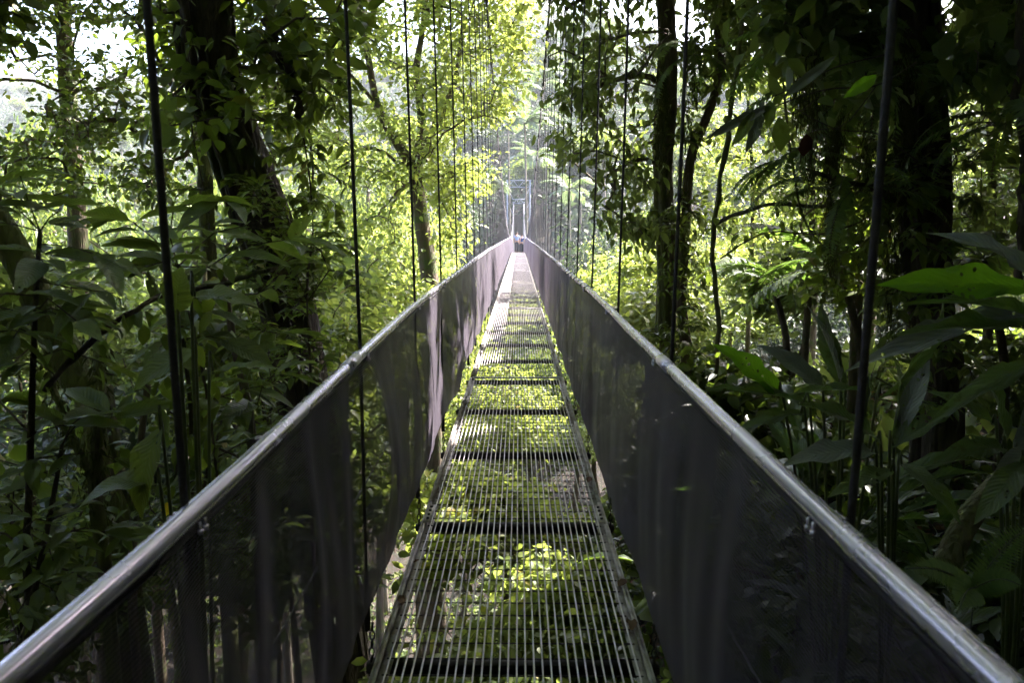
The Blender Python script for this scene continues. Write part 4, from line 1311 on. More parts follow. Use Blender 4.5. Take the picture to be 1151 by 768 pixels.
for (x, y) in [(7.5, 4.2), (9.5, 7.0), (12, 9.5), (14.5, 6), (11, 3), (16, 12), (19, 8.5), (9, 0.5), (-8.5, 5), (-11, 8), (-13, 4), (-16, 11), (20, 15), (23, 11)]:
    for pr, sc_ in ((bush_proto, 1.15), (protos[0], 1.0)):
        x_, y_ = x + gg.uniform(-0.6, 0.6), y + gg.uniform(-0.5, 0.5) * (1 if pr is bush_proto else 0.3)
        if abs(x_) / max(y_, 0.1) < 1.05: x_ = math.copysign(1.05 * y_ + 1.2, x_)
        if pr is bush_proto and abs(x_) / max(y_, 0.1) < 1.25: x_ = math.copysign(1.25 * y_ + 2.0, x_)
        o = copy_tree(pr); o.location = (x_, y_, float(ground_z(x_, y_)) - 0.2); o.rotation_euler = (0, 0, gg.uniform(0, 6)); o.scale = (sc_, sc_, sc_ * gg.uniform(0.75, 1.0))
        if pr is bush_proto: tag(o, 'unseen leafy bush added beside or behind the near end to block light', 'bush', 'unseen light-blocking bushes round the near end of the bridge')
        else: tag(o, 'unseen forest tree added beside or behind the near end to block light', 'tree', 'unseen light-blocking trees round the near end of the bridge')
for i in range(30):
    a_ = math.radians(30 - 240 * (i + 0.5) / 30 + gg.uniform(-2, 2)); r_ = gg.uniform(9, 11) if i % 2 else gg.uniform(14, 18)
    x, y = 1.2 * r_ * math.cos(a_), -1 + r_ * math.sin(a_)
    if y > 0 and abs(x) / y < 1.3: continue
    o = copy_tree(protos[0]); o.location = (x, y, float(ground_z(x, y)) - 0.3); o.rotation_euler = (0, 0, gg.uniform(0, 6)); o.scale = (1.05, 1.05, gg.uniform(0.75, 1.0))
    tag(o, 'unseen forest tree added beside or behind the near end to block light', 'tree', 'unseen light-blocking trees round the near end of the bridge')

# ---- palms over the far end
def frond(mb, rb, base, az, el, length, droop, n=26, ll=0.22, T=NARROW, vee=0.5, wid=1.0, rr=0.012, gg=None):
    t = np.linspace(0, 1, n)
    hd = np.array([math.cos(az), math.sin(az), 0.0])
    th = el - droop * t ** 1.3
    st = np.stack([np.cos(th)[:, None] * hd[None], np.sin(th)[:, None] * np.array([[0, 0, 1.0]])], 0).sum(0)
    pts = base + np.cumsum(st, 0) * length / n
    rb.tube(pts, np.linspace(rr, rr * 0.25, n), 5, cap=False)
    ax = unit(np.gradient(pts, axis=0))
    sd = unit(np.cross(ax, [0, 0, 1.0]))
    nm = np.cross(sd, ax)
    lf = length * ll * np.sin(PI * np.clip(0.08 + 0.9 * t, 0, 1)) ** 0.7
    i0 = max(1, int(n * 0.12))
    for s in (-1, 1):
        d = unit(sd * s + ax * 0.55 - nm * (vee * 0.5) + (gg.normal(0, 0.08, sd.shape) if gg is not None else 0))
        add_leaves(mb, T, pts[i0:], d[i0:], nm[i0:], lf[i0:], wid)


def palm(name, label, crown, height, n, length, seed, mat='leaf_palm', cat='palm', T=NARROW, wid=1.3, r=0.12, nn=30, ll=0.22, el=(0.2, 1.2), droop=(1.2, 2.0), bark='bark_pale'):
    gg = np.random.default_rng(seed)
    crown = np.asarray(crown, float)
    gz = float(ground_z(crown[0], crown[1]))
    base = np.array([crown[0] + 0.3, crown[1], min(gz, crown[2] - 0.5)])
    root = thing(name, label, cat, tuple(base))
    tb = MB(); ln = smooth_line([base - [0, 0, 0.3], (base + crown) / 2 + [0.15, 0, 0], crown], 10)
    tb.tube(ln, np.linspace(r * 1.2, r * 0.8, 10), 9, 0.06, seed)
    at_base(root, tb, 'trunk', M[bark], True)
    for i in range(n):
        mb, rb = MB(), MB()
        frond(mb, rb, crown, 2 * PI * i / n + gg.uniform(-0.25, 0.25), gg.uniform(*el), length * gg.uniform(0.8, 1.1), gg.uniform(*droop), nn, ll, T, 0.5, wid, 0.02 * length / 3, gg)
        f = at_base(root, mb, 'frond', M[mat])
        l = np.array(root.location, np.float32); rb.v = [v - l for v in rb.v]
        rb.build('rachis', M['petiole'], f)
    return root


palm('palm_tree', 'tall palm whose pale fronds hang right above the far tower', P(590, 140, 72), 12, 20, 4.4, 91, wid=2.6)
palm('palm_tree', 'palm with drooping pale fronds left of the far tower', P(546, 205, 68), 8, 15, 3.4, 92, wid=2.6)
palm('palm_tree', 'palm crown half hidden behind the top of the far tower', P(600, 178, 90), 8, 16, 4.2, 93, wid=2.6)
palm('palm_tree', 'smaller palm high on the hillside above the bridge', P(612, 92, 96), 8, 16, 5.2, 94, wid=2.6)
palm('palm_tree', 'palm leaning out left of the main cables, higher than the others', P(570, 100, 84), 8, 16, 4.6, 95, wid=2.6)
palm('palm_tree', 'low palm beside the far end of the right net', P(640, 215, 70), 8, 14, 3.4, 96, wid=2.6)
palm('tree_fern', 'tree fern with lacy sunlit fronds below the arching branch', P(868, 318, 11.5), 2, 13, 1.7, 97, 'leaf_fern', 'tree fern', FERNL, 1.0, 0.06, 34, 0.22, (0.0, 0.8), (0.9, 1.5), 'bark_dark')
palm('tree_fern', 'tree fern with feathery fronds in front of the massive trunk', P(945, 300, 7.4), 2, 11, 1.3, 98, 'leaf_fern', 'tree fern', FERNL, 1.0, 0.05, 34, 0.22, (0.0, 0.8), (0.9, 1.6), 'bark_dark')
palm('tree_fern', 'tree fern with pale fronds right of the massive trunk', P(1105, 292, 6.4), 2, 10, 1.0, 99, 'leaf_fern', 'tree fern', FERNL, 1.0, 0.04, 34, 0.22, (0.0, 0.8), (0.9, 1.5), 'bark_dark')

# ---- broad-leaved shrubs close on the left
def px_tips(lst):
    return np.array([P(*q) for q in lst])


shrub('broad_leaved_shrub', 'shrub of big dark oval leaves at the far left under the white sky', rooted(L((30, 640, 3.0), (35, 480, 2.9), (40, 340, 2.9), (45, 260, 2.9), n=12)),
      np.vstack([px_tips([(22, 195, 2.8), (70, 235, 2.9), (0, 250, 2.7), (105, 285, 2.9), (50, 300, 2.7), (-20, 330, 2.7), (15, 380, 2.6), (85, 360, 2.7), (60, 420, 2.7), (-30, 200, 2.8), (130, 330, 2.9)]),
                 frustum_tips(g, 14, (-80, 220, 140, 480), (2.6, 3.4))]), 'leaf_broad', BL, 2, 0.27, 101, keep_end=0.5)
shrub('broad_leaved_shrub', 'shrub of long pointed leaves between the first left hanger and the leaning tree', rooted(L((215, 560, 3.9), (215, 470, 3.8), (205, 370, 3.7), (200, 300, 3.7), n=12)),
      np.vstack([px_tips([(150, 250, 3.6), (195, 235, 3.7), (250, 225, 3.8), (165, 300, 3.5), (235, 300, 3.6), (290, 330, 4.0), (225, 350, 3.5), (180, 390, 3.4), (260, 385, 3.7), (120, 300, 3.4)]),
                 frustum_tips(g, 16, (120, 230, 330, 470), (3.4, 4.6))]), 'leaf_broad', BL, 2, 0.29, 102, keep_end=0.5)
shrub('broad_leaved_shrub', 'shrub of mid-sized leaves low in the left corner', rooted(L((20, 760, 3.0), (40, 660, 3.0), (60, 560, 3.0), (70, 500, 3.0), n=10)),
      np.vstack([px_tips([(90, 470, 3), (30, 520, 2.9), (140, 520, 3.1), (20, 600, 2.8), (80, 610, 3), (20, 690, 2.8), (90, 690, 3.1), (140, 600, 3.2)]), frustum_tips(g, 22, (-60, 460, 190, 720), (2.8, 4.2))]),
      'leaf_broad', BL, 2, 0.17, 103, keep_end=0.25)
shrub('broad_leaved_shrub', 'leafy shrub clinging round the foot of the leaning trunk', rooted(L((350, 560, 5.4), (350, 450, 5.4), (345, 340, 5.4), n=10)),
      frustum_tips(g, 70, (275, 200, 400, 500), (4.8, 6.3)), 'leaf_canopy', BL[:1], 2, 0.14, 104)
shrub('broad_leaved_shrub', 'shrub of glossy leaves behind the left rail, next to the yellow leaf', rooted(L((210, 700, 3.6), (220, 600, 3.6), (235, 520, 3.6), n=8)),
      frustum_tips(g, 44, (150, 440, 330, 640), (3.4, 5.0)), 'leaf_dark', BL, 2, 0.14, 105)
shrub('leafy_creeper', 'creeper with heart-shaped leaves hanging right of the leaning trunk', L((300, -60, 6.2), (318, 40, 6.2), (335, 120, 6.2), (350, 220, 6.2), (352, 330, 6.2), n=14),
      frustum_tips(g, 90, (270, -20, 395, 330), (5.8, 7.2), lambda x, y: x > 262 + y * 0.16), 'leaf_canopy', BL[:1], 2, 0.15, 106, r0=0.012, cat='creeper', droop=0.8)
shrub('leafy_creeper', 'creeper wrapped round the lower part of the leaning trunk', L((345, 460, 6.9), (330, 380, 6.8), (305, 290, 6.6), (285, 220, 6.4), n=12),
      frustum_tips(g, 80, (255, 200, 370, 440), (5.9, 6.8)), 'leaf_canopy', BL[:1], 2, 0.13, 108, r0=0.012, cat='creeper', droop=0.6)
shrub('leafy_creeper', 'creeper covering the lower part of the massive trunk', L((1058, 480, 5.9), (1050, 400, 5.9), (1046, 320, 5.9), (1040, 230, 5.9), n=12),
      frustum_tips(g, 110, (975, 150, 1110, 460), (5.2, 6.0)), 'leaf_valley', BL[:1], 2, 0.13, 109, r0=0.012, cat='creeper', droop=0.7)
shrub('leafy_creeper', 'creeper climbing the lower part of the twin trunks', L((758, 420, 8.8), (756, 340, 8.8), (752, 250, 8.8), n=10),
      frustum_tips(g, 70, (728, 210, 795, 400), (8.2, 8.9)), 'leaf_canopy', BL[:1], 2, 0.14, 110, r0=0.012, cat='creeper', droop=0.6)
shrub('leafy_creeper', 'creeper on the left side of the leaning trunk', L((200, -60, 6.4), (208, 40, 6.4), (215, 140, 6.5), (235, 240, 6.6), n=12),
      frustum_tips(g, 50, (150, -20, 235, 230), (5.9, 7.0)), 'leaf_canopy', BL[:1], 2, 0.14, 107, r0=0.012, cat='creeper', droop=0.8)


# ---- single big blades placed one by one
def blade(mb, a, b, width, seed=0, up=(0, 0, 1.0), droop=0.35, ratio=0.25, peak=0.45, rows=15, fold=0.10, wavy=0.03):
    """one long leaf from stalk a to tip b, width in metres"""
    a = np.asarray(a, float); b = np.asarray(b, float)
    T = blade_template(rows, 7, ratio, droop, fold, wavy, seed, peak)
    end = T[0][(rows - 1) * 7 + 3]                       # where the template's tip lies
    ln = math.hypot(end[1], end[2])
    L_ = np.linalg.norm(b - a) / ln
    ang = math.atan2(end[2], end[1])
    d = unit(b - a); x = unit(np.cross(d, np.asarray(up, float))); z = np.cross(x, d)
    dd = d * math.cos(-ang) + z * math.sin(-ang)
    add_leaves(mb, T, a[None], dd[None], np.cross(x, dd)[None], L_, width / (ratio * L_))


def blade_plant(name, label, base, blades, mat, cat='plant', stem_r=0.007, seed=0, petiole='petiole', group=None, hero=None):
    """blades: list of ((px,py,Y) stalk end, (px,py,Y) tip, width, up, droop, material or None)"""
    base = np.asarray(base, float)
    root = thing(name, label, cat, tuple(base), group)
    for i, bl in enumerate(blades):
        a, b, wd = P(*bl[0]), P(*bl[1]), bl[2]
        up = bl[3] if len(bl) > 3 else (0, -0.2, 1)
        dr = bl[4] if len(bl) > 4 else 0.35
        mt = bl[5] if len(bl) > 5 and bl[5] else mat
        mb = MB(); blade(mb, a, b, wd, seed + i, up, dr)
        lf = at_base(root, mb, 'leaf', M[mt], True)
        if len(bl) > 6: lf['label'] = bl[6]
        st = MB()
        mid = base * 0.5 + a * 0.5 + np.array([0, 0, 0.12 * np.linalg.norm(a - base)])
        st.tube(smooth_line([base, mid, a, a + (b - a) * 0.06], 10), np.linspace(stem_r * 1.4, stem_r * 0.6, 10), 6)
        l = np.array(root.location, np.float32); st.v = [v - l for v in st.v]
        st.build('stalk', M[petiole], lf, True)
    return root


def gpt(px, py, Y):
    q = P(px, py, Y); q[2] = float(ground_z(q[0], q[1])) - 0.05
    return q


blade_plant('long_leaved_plant', 'plant with one sunlit bright green blade at the right edge before the massive trunk', gpt(1230, 500, 2.6), [
    ((1160, 325, 2.35), (986, 321, 2.3), 0.125, (0.0, -0.85, 0.55), 0.18, 'leaf_lit', 'bright green sunlit blade with a leaf shadow across it'),
    ((1185, 335, 2.6), (1040, 262, 2.75), 0.125, (0, -0.5, 0.8), 0.5, 'leaf_grey'),
    ((1190, 350, 2.5), (950, 418, 2.45), 0.109, (0, -0.6, 0.8), 0.30, 'leaf_grey'),
    ((1185, 368, 2.5), (1010, 345, 2.3), 0.070, (0, -0.3, 0.9), 0.3, None),
    ((1190, 375, 2.4), (1005, 378, 2.35), 0.094, (0, -0.35, 0.9), 0.25, None),
    ((1190, 400, 2.4), (1040, 480, 2.3), 0.078, (0, -0.5, 0.8), 0.4, None),
], 'leaf_ginger', seed=200)
blade_plant('long_leaved_plant', 'plant with upright paired blades above the right rail', gpt(950, 560, 3.3), [
    ((945, 438, 3.2), (906, 342, 3.3), 0.094, (0.9, -0.5, 0.1), 0.25, 'leaf_grey'),
    ((950, 436, 3.25), (922, 340, 3.35), 0.101, (-0.9, -0.6, 0.1), 0.2, None),
    ((925, 440, 3.2), (853, 388, 3.2), 0.101, (-0.2, -0.7, 0.6), 0.45, 'leaf_grey'),
    ((880, 446, 3.1), (801, 387, 3.05), 0.12, (0.3, -0.8, 0.5), 0.2, 'leaf_lit', 'bright green pointed blade'),
    ((910, 455, 3.1), (786, 440, 3.0), 0.070, (0, -0.4, 0.9), 0.25, None),
    ((905, 465, 3.1), (815, 500, 3.0), 0.078, (0, -0.4, 0.9), 0.5, None),
    ((975, 440, 3.1), (885, 445, 3.0), 0.055, (0, -0.2, 1), 0.2, None),
    ((985, 450, 3.1), (1060, 330, 3.3), 0.086, (0.6, -0.7, 0.2), 0.5, None),
], 'leaf_ginger', seed=220)
blade_plant('long_leaved_plant', 'plant of arching grey-green blades between the right rail and the hanger', gpt(1010, 640, 2.9), [
    ((990, 500, 2.9), (895, 455, 2.8), 0.109, (0, -0.5, 0.9), 0.4, None),
    ((985, 510, 2.8), (878, 525, 2.7), 0.117, (0, -0.5, 0.9), 0.45, 'leaf_grey'),
    ((1000, 505, 2.9), (1075, 462, 3.0), 0.094, (0, -0.4, 0.9), 0.4, None),
    ((1000, 500, 2.9), (1005, 405, 3.2), 0.078, (0.5, -0.8, 0.2), 0.3, None),
    ((1010, 520, 2.8), (1080, 590, 2.6), 0.086, (0, -0.5, 0.8), 0.5, None),
    ((1005, 530, 2.7), (930, 560, 2.6), 0.078, (0, -0.5, 0.8), 0.4, None),
    ((1005, 495, 2.95), (1045, 405, 3.1), 0.086, (-0.5, -0.8, 0.2), 0.4, 'leaf_grey'),
], 'leaf_ginger', seed=240)
blade_plant('long_leaved_plant', 'plant of drooping blades at the right edge above the mossy log', gpt(1150, 700, 2.7), [
    ((1130, 500, 2.7), (1085, 395, 2.9), 0.094, (0.5, -0.8, 0.2), 0.4, None),
    ((1130, 505, 2.6), (1050, 520, 2.5), 0.101, (0, -0.5, 0.8), 0.5, None),
    ((1140, 510, 2.6), (1180, 420, 2.7), 0.101, (0, -0.7, 0.5), 0.4, 'leaf_grey'),
    ((1150, 520, 2.5), (1095, 590, 2.4), 0.094, (0, -0.5, 0.8), 0.5, None),
    ((1160, 500, 2.6), (1110, 560, 2.5), 0.094, (0, -0.6, 0.8), 0.4, 'leaf_grey'),
    ((1120, 480, 2.8), (1040, 440, 2.9), 0.086, (0, -0.5, 0.8), 0.4, None),
], 'leaf_ginger', seed=260)


def clump(label, base, n, ln, wd, seed, mat='leaf_ginger', spreadk=1.0, elr=(0.5, 1.35)):
    """a clump of long-leaved shoots: each leaf rises on its stalk and arches over"""
    gg = np.random.default_rng(seed)
    base = np.asarray(base, float)
    root = thing('long_leaved_plant', label, 'plant', tuple(base))
    lb, st = MB(), MB()
    for i in range(n):
        az = gg.uniform(0, 2 * PI); el = gg.uniform(*elr); l_ = ln * gg.uniform(0.6, 1.1)
        hd = np.array([math.cos(az), math.sin(az), 0])
        b0 = base + hd * gg.uniform(0, 0.15) + [0, 0, 0]
        a = b0 + (hd * math.cos(el) + np.array([0, 0, math.sin(el)])) * l_ * gg.uniform(0.5, 1.2)
        d = hd * math.cos(el - 0.5) + np.array([0, 0, math.sin(el - 0.5)])
        b = a + d * l_ - np.array([0, 0, gg.uniform(0.0, 0.35) * l_])
        up = unit(np.array([0, 0, 1.0]) - hd * 0.3 + gg.normal(0, 0.2, 3))
        blade(lb, a, b, wd * gg.uniform(0.75, 1.2), seed + i, up, gg.uniform(0.3, 0.7), rows=12)
        st.tube(smooth_line([b0, (a + b0) / 2 + [0, 0, 0.04], a, a + (b - a) * 0.05], 7), np.linspace(0.008, 0.004, 7), 5)
    at_base(root, lb, 'foliage', M[mat], True)
    at_base(root, st, 'stalks', M['petiole'], True)
    return root


for lab, q, n, ln, wd, sd, mt in [
    ('clump of dark arching blades just outside the right rail', (1010, 640, 2.4), 16, 0.42, 0.085, 300, 'leaf_ginger'),
    ('clump of long blades at the foot of the massive trunk', (1080, 480, 4.6), 18, 0.6, 0.12, 301, 'leaf_ginger'),
    ('clump of blades behind the paired upright leaves', (900, 520, 4.6), 18, 0.55, 0.11, 302, 'leaf_ginger'),
    ('clump of blades beneath the twin trunks', (800, 480, 6.0), 18, 0.6, 0.11, 303, 'leaf_dark'),
    ('clump of blades at the right edge of the bank, lowest down', (1150, 640, 2.9), 14, 0.45, 0.09, 304, 'leaf_ginger'),
    ('clump of blades on the bank between the log and the massive trunk', (1130, 470, 3.9), 18, 0.55, 0.11, 305, 'leaf_grey'),
    ('clump of dark blades seen through the right net', (850, 640, 3.2), 14, 0.4, 0.08, 306, 'leaf_dark'),
    ('clump of greyish strap leaves between the right rail and the second right hanger', (835, 520, 4.0), 18, 0.78, 0.10, 310, 'leaf_grey'),
    ('clump of strap leaves right behind the nearest right hanger', (965, 600, 3.4), 20, 0.72, 0.095, 311, 'leaf_ginger'),
    ('clump of greyish strap leaves above the mossy log', (1105, 560, 3.3), 18, 0.68, 0.09, 312, 'leaf_grey'),
    ('dense clump of strap leaves on the right bank in front of the tree ferns', (930, 500, 5.2), 22, 0.95, 0.13, 313, 'leaf_ginger'),
    ('clump of narrow blades on the left bank seen through the left net', (300, 760, 3.0), 16, 0.4, 0.07, 307, 'leaf_dark'),
    ('clump of blades on the left bank below the yellow leaf', (160, 740, 3.4), 16, 0.45, 0.09, 308, 'leaf_broad'),
    ('clump of broad blades under the edge of the deck at the right', (700, 690, 2.8), 9, 0.3, 0.11, 309, 'leaf_ginger'),
]:
    b = gpt(*q)
    clump(lab, b, n, ln, wd, sd, mt)

blade_plant('giant_leaf_plant', 'plant with a huge curved dark leaf beside the first left hanger', gpt(215, 640, 2.6), [
    ((180, 545, 2.45), (88, 572, 2.35), 0.117, (0, -0.3, 1), 0.85, None),
    ((182, 480, 2.5), (160, 585, 2.4), 0.133, (-0.3, -1, 0.3), 0.5, None),
    ((200, 350, 2.5), (205, 300, 2.45), 0.125, (0, -1, 0.2), 0.4, None),
    ((215, 335, 2.55), (290, 345, 2.5), 0.086, (0, -0.5, 0.8), 0.5, None),
    ((220, 395, 2.6), (150, 440, 2.5), 0.117, (-0.2, -0.7, 0.6), 0.5, None),
    ((235, 420, 2.8), (315, 415, 2.8), 0.062, (0, -0.3, 1), 0.3, None),
], 'leaf_broad', seed=320)

# ---- the twig with spotted leaves hanging before the gap on the right
root = thing('hanging_twig', 'thin bare twig carrying a spotted oval leaf and a shrivelled dark leaf', 'twig', tuple(P(1030, 70, 3.3)))
tb = MB()
for ln, r in ((L((1030, 70, 3.3), (985, 96, 3.2), (930, 100, 3.1), (875, 118, 3.05), (835, 140, 3.0), n=16), 0.005), (L((930, 100, 3.1), (900, 125, 3.05), (880, 128, 3.05), (876, 132, 3.05), n=8), 0.003),
              (L((985, 96, 3.2), (950, 140, 3.1), (920, 145, 3.05), (906, 152, 3.05), n=8), 0.003), (L((1030, 180, 3.4), (985, 150, 3.3), (940, 145, 3.2), (890, 120, 3.1), n=10), 0.004),
              (L((1000, 60, 3.3), (940, 75, 3.2), (900, 95, 3.1), (860, 112, 3.05), n=10), 0.004)):
    tb.tube(ln, np.linspace(r, r * 0.5, len(ln)), 5)
at_base(root, tb, 'twig', M['twig'], True)
for a, b, wd, mt, lab in (((876, 131, 3.05), (877, 171, 3.05), 0.085, 'leaf_broad', 'spotted oval leaf hanging straight down'), ((906, 150, 3.05), (903, 176, 3.1), 0.07, 'leaf_deadred', 'shrivelled dark red leaf'),
                          ((868, 118, 3.05), (790, 158, 2.9), 0.045, 'leaf_grey', None), ((858, 112, 3.05), (838, 172, 3.0), 0.06, 'leaf_grey', None), ((880, 110, 3.05), (940, 62, 3.1), 0.045, 'leaf_grey', None),
                          ((848, 125, 3.0), (822, 165, 2.9), 0.05, 'leaf_broad', None), ((985, 85, 3.2), (948, 110, 3.1), 0.06, 'leaf_lit', None), ((866, 112, 3.05), (862, 145, 3.0), 0.055, 'leaf_canopy', None)):
    mb = MB(); blade(mb, P(*a), P(*b), wd, 5, (0.15, -1, 0.2), 0.15, peak=0.5)
    lf = at_base(root, mb, 'leaf', M[mt], True)
    if lab: lf['label'] = lab
yl = MB(); blade(yl, P(188, 565, 2.9), P(186, 581, 2.9), 0.042, 3, (0.1, -1, 0.1), 0.1, peak=0.5)
yr = thing('yellow_leaf', 'small bright yellow leaf caught beside the first left hanger', 'leaf', tuple(P(188, 565, 2.9)))
at_base(yr, yl, 'blade', M['leaf_yellow'], True)

# ---- fern and log at the lower right
root = thing('ground_fern', 'small fern with two toothed fronds at the lower right', 'fern', tuple(gpt(1098, 680, 2.3)))
fb = np.array(root.location)
for tipq, sd in (((1018, 640, 2.25), 1), ((1158, 592, 2.3), 2), ((1075, 690, 2.1), 3), ((1150, 660, 2.2), 4)):
    cr = P(1095, 662, 2.3); tp_ = P(*tipq)
    n = 26; t = np.linspace(0, 1, n)[:, None]
    pts = cr + (tp_ - cr) * t + np.array([0, 0, 0.03]) * np.sin(PI * t)
    rb = MB(); rb.tube(np.vstack([fb, fb * 0.4 + cr * 0.6 + [0, 0, 0.01], pts]), 0.0022, 5)
    mb = MB(); axx = unit(np.gradient(pts, axis=0)); nm = unit(np.array([0, -0.6, 0.8]) + 0 * axx); sdv = unit(np.cross(axx, nm))
    lf = 0.066 * np.sin(PI * np.clip(0.25 + 0.75 * t[:, 0], 0, 0.97)) ** 0.8
    for s in (-1, 1):
        add_leaves(mb, FERNL, pts, unit(sdv * s + axx * 0.35), nm, lf, 1.0)
    f = at_base(root, mb, 'frond', M['leaf_fern'])
    l = np.array(root.location, np.float32); rb.v = [v - l for v in rb.v]; rb.build('rachis', M['petiole'], f)
lg = MB(); lg.tube(L((1062, 640, 3.0), (1085, 590, 3.1), (1120, 548, 3.2), (1190, 480, 3.4), n=14), np.linspace(0.055, 0.048, 14), 12, 0.1, 9)
ro = thing('mossy_log', 'mossy green log leaning on the bank at the lower right', 'log', tuple(P(1062, 640, 3.0)))
at_base(ro, lg, 'stem', M['bark_moss'], True)

# ---- saplings and lianas
for lab, lines, r, bark, moss_n in [
    ('mossy forked sapling low at the left, thick with moss', [L((118, 640, 3.6), (108, 560, 3.6), (110, 500, 3.6), (113, 440, 3.6), (110, 380, 3.7), n=14), L((106, 540, 3.6), (85, 500, 3.6), (65, 450, 3.6), (52, 400, 3.6), n=10)], 0.033, 'bark_moss', 1),
    ('thin dark sapling crossing behind the left rail', [L((285, 520, 4.4), (278, 450, 4.4), (262, 380, 4.5), (250, 300, 4.5), n=12)], 0.03, 'bark_brown', 0),
    ('slim sapling standing left of the first hanger', [L((150, 700, 4.5), (150, 600, 4.5), (158, 500, 4.5), (168, 420, 4.5), n=12), L((152, 580, 4.5), (130, 520, 4.5), (118, 460, 4.5), n=8)], 0.028, 'bark_brown', 0),
]:
    l0 = rooted(lines[0])
    ro = thing('sapling', lab, 'sapling', tuple(l0[0]))
    tb = MB(); tb.tube(l0, np.linspace(r * 1.2, r * 0.7, len(l0)), 9, 0.2, 3)
    for l in lines[1:]: tb.tube(l, np.linspace(r * 0.75, r * 0.4, len(l)), 8, 0.2, 4)
    at_base(ro, tb, 'stem', M[bark], True)
    gg = np.random.default_rng(8)
    mb = MB()
    pts = np.vstack([l0[6:]] + lines[1:])
    if moss_n:
        pts = np.repeat(pts, 26, 0) + gg.normal(0, 0.03, (len(pts) * 26, 3))
        add_leaves(mb, NARROW, pts, gg.normal(0, 0.4, pts.shape) + [0, 0, -1], gg.normal(0, 1, pts.shape), gg.uniform(0.03, 0.09, len(pts)), 2.0)
        at_base(ro, mb, 'moss', M['moss'])
    else:
        leaf_spray(gg, mb, LEAF8, pts, np.repeat([[0, 0, 1.0]], len(pts), 0), 3, 0.12, 0.12)
        at_base(ro, mb, 'foliage', M['leaf_canopy'])

lianas = [
    ('thick liana hanging straight down right of the twin trunks', [(838, -40, 7.4), (830, 60, 7.4), (820, 140, 7.4), (806, 230, 7.4), (800, 290, 7.4), (806, 350, 7.4), (804, 420, 7.4)], 0.028, 'bark_moss'),
    ('long arching branch reaching across the gap from the thick liana', [(802, 252, 7.4), (835, 238, 7.2), (875, 229, 7.0), (925, 232, 6.8), (965, 215, 6.6), (1000, 180, 6.5)], 0.022, 'bark_dark'),
    ('dark liana crossing the far right edge', [(1148, -40, 4.6), (1146, 80, 4.6), (1150, 200, 4.6), (1147, 320, 4.6)], 0.028, 'bark_dark'),
    ('thin liana hanging from the broad leaves left of the first hanger', [(196, 330, 3.0), (190, 400, 3.0), (205, 470, 3.0), (196, 540, 3.0)], 0.006, 'twig'),
    ('thin red-brown liana right of the first left hanger', [(212, 350, 3.1), (228, 420, 3.1), (240, 500, 3.1), (246, 560, 3.1)], 0.007, 'twig'),
    ('dark horizontal branch under the oval leaves', [(310, 300, 3.7), (255, 318, 3.5), (190, 330, 3.3), (130, 362, 3.1), (80, 405, 3.0), (50, 440, 2.9)], 0.014, 'bark_dark'),
    ('knotted liana stub hanging right of the leaning trunk', [(298, 20, 6.0), (312, 60, 6.0), (330, 90, 6.0), (338, 132, 6.0)], 0.04, 'bark_dark'),
    ('looping liana draped between the massive trunk and the gap', [(1025, 200, 5.6), (985, 260, 5.5), (940, 285, 5.6), (905, 250, 5.8), (890, 180, 6.0), (880, 90, 6.2)], 0.010, 'bark_moss'),
    ('slack liana sagging below the arching branch', [(1020, 150, 5.8), (990, 230, 5.6), (930, 262, 5.6), (860, 262, 6.0), (810, 290, 6.6)], 0.008, 'twig'),
    ('liana hanging in the crown of the forked tree', [(352, 40, 12), (345, 120, 12), (352, 200, 12), (340, 260, 12)], 0.02, 'twig'),
]
for i, (lab, pts, r, mt) in enumerate(lianas):
    ln = L(*pts, n=26); gg = np.random.default_rng(400 + i)
    ln = ln + gg.normal(0, r * 0.35, ln.shape)
    ro = thing('liana' if 'branch' not in lab else 'hanging_branch', lab, 'liana' if 'branch' not in lab else 'branch', tuple(ln[0]))
    mb = MB(); mb.tube(ln, r * gg.uniform(0.75, 1.15, len(ln)), 8, 0.15, i)
    at_base(ro, mb, 'stem', M[mt], True)
    mb = MB()
    q = np.repeat(ln[::2], 3, 0); leaf_spray(gg, mb, LEAF8, q, np.repeat([[0, 0, -1.0]], len(q), 0), 1, 0.10, 0.07, 0.6)
    at_base(ro, mb, 'foliage', M['leaf_canopy'])

# curtains of moss and thin roots hanging round the massive trunk
gg = np.random.default_rng(500)
for i in range(28):
    px = gg.choice([gg.uniform(895, 960), gg.uniform(960, 1060)]); top = gg.uniform(-30, 160); ln_ = gg.uniform(90, 230); Y = gg.uniform(5.0, 6.4)
    if i > 20: px = gg.uniform(735, 785); Y = gg.uniform(8.4, 9.2); top = gg.uniform(20, 180); ln_ = gg.uniform(50, 130)
    ln = L((px, top, Y), (px + gg.uniform(-8, 8), top + ln_ * 0.5, Y), (px + gg.uniform(-12, 12), top + ln_, Y), n=12)
    far_ = i > 20
    ro = thing('hanging_moss', 'tuft of moss hanging on the twin trunks' if far_ else 'strand of olive moss and thin roots hanging round the massive trunk', 'moss', tuple(ln[0]),
               'moss tufts on the twin trunks' if far_ else 'moss strands by the massive trunk')
    mb = MB()
    for k in range(3):
        mb.tube(ln + gg.normal(0, 0.02, ln.shape), 0.0035, 4)
    q = np.repeat(ln, 26, 0) + gg.normal(0, 0.035, (len(ln) * 26, 3)) * np.array([1, 1, 2.0])
    add_leaves(mb, NARROW, q, gg.normal(0, 0.3, q.shape) + [0, 0, -1], gg.normal(0, 1, q.shape), gg.uniform(0.05, 0.11, len(q)), 1.2)
    at_base(ro, mb, 'moss', M['moss'])

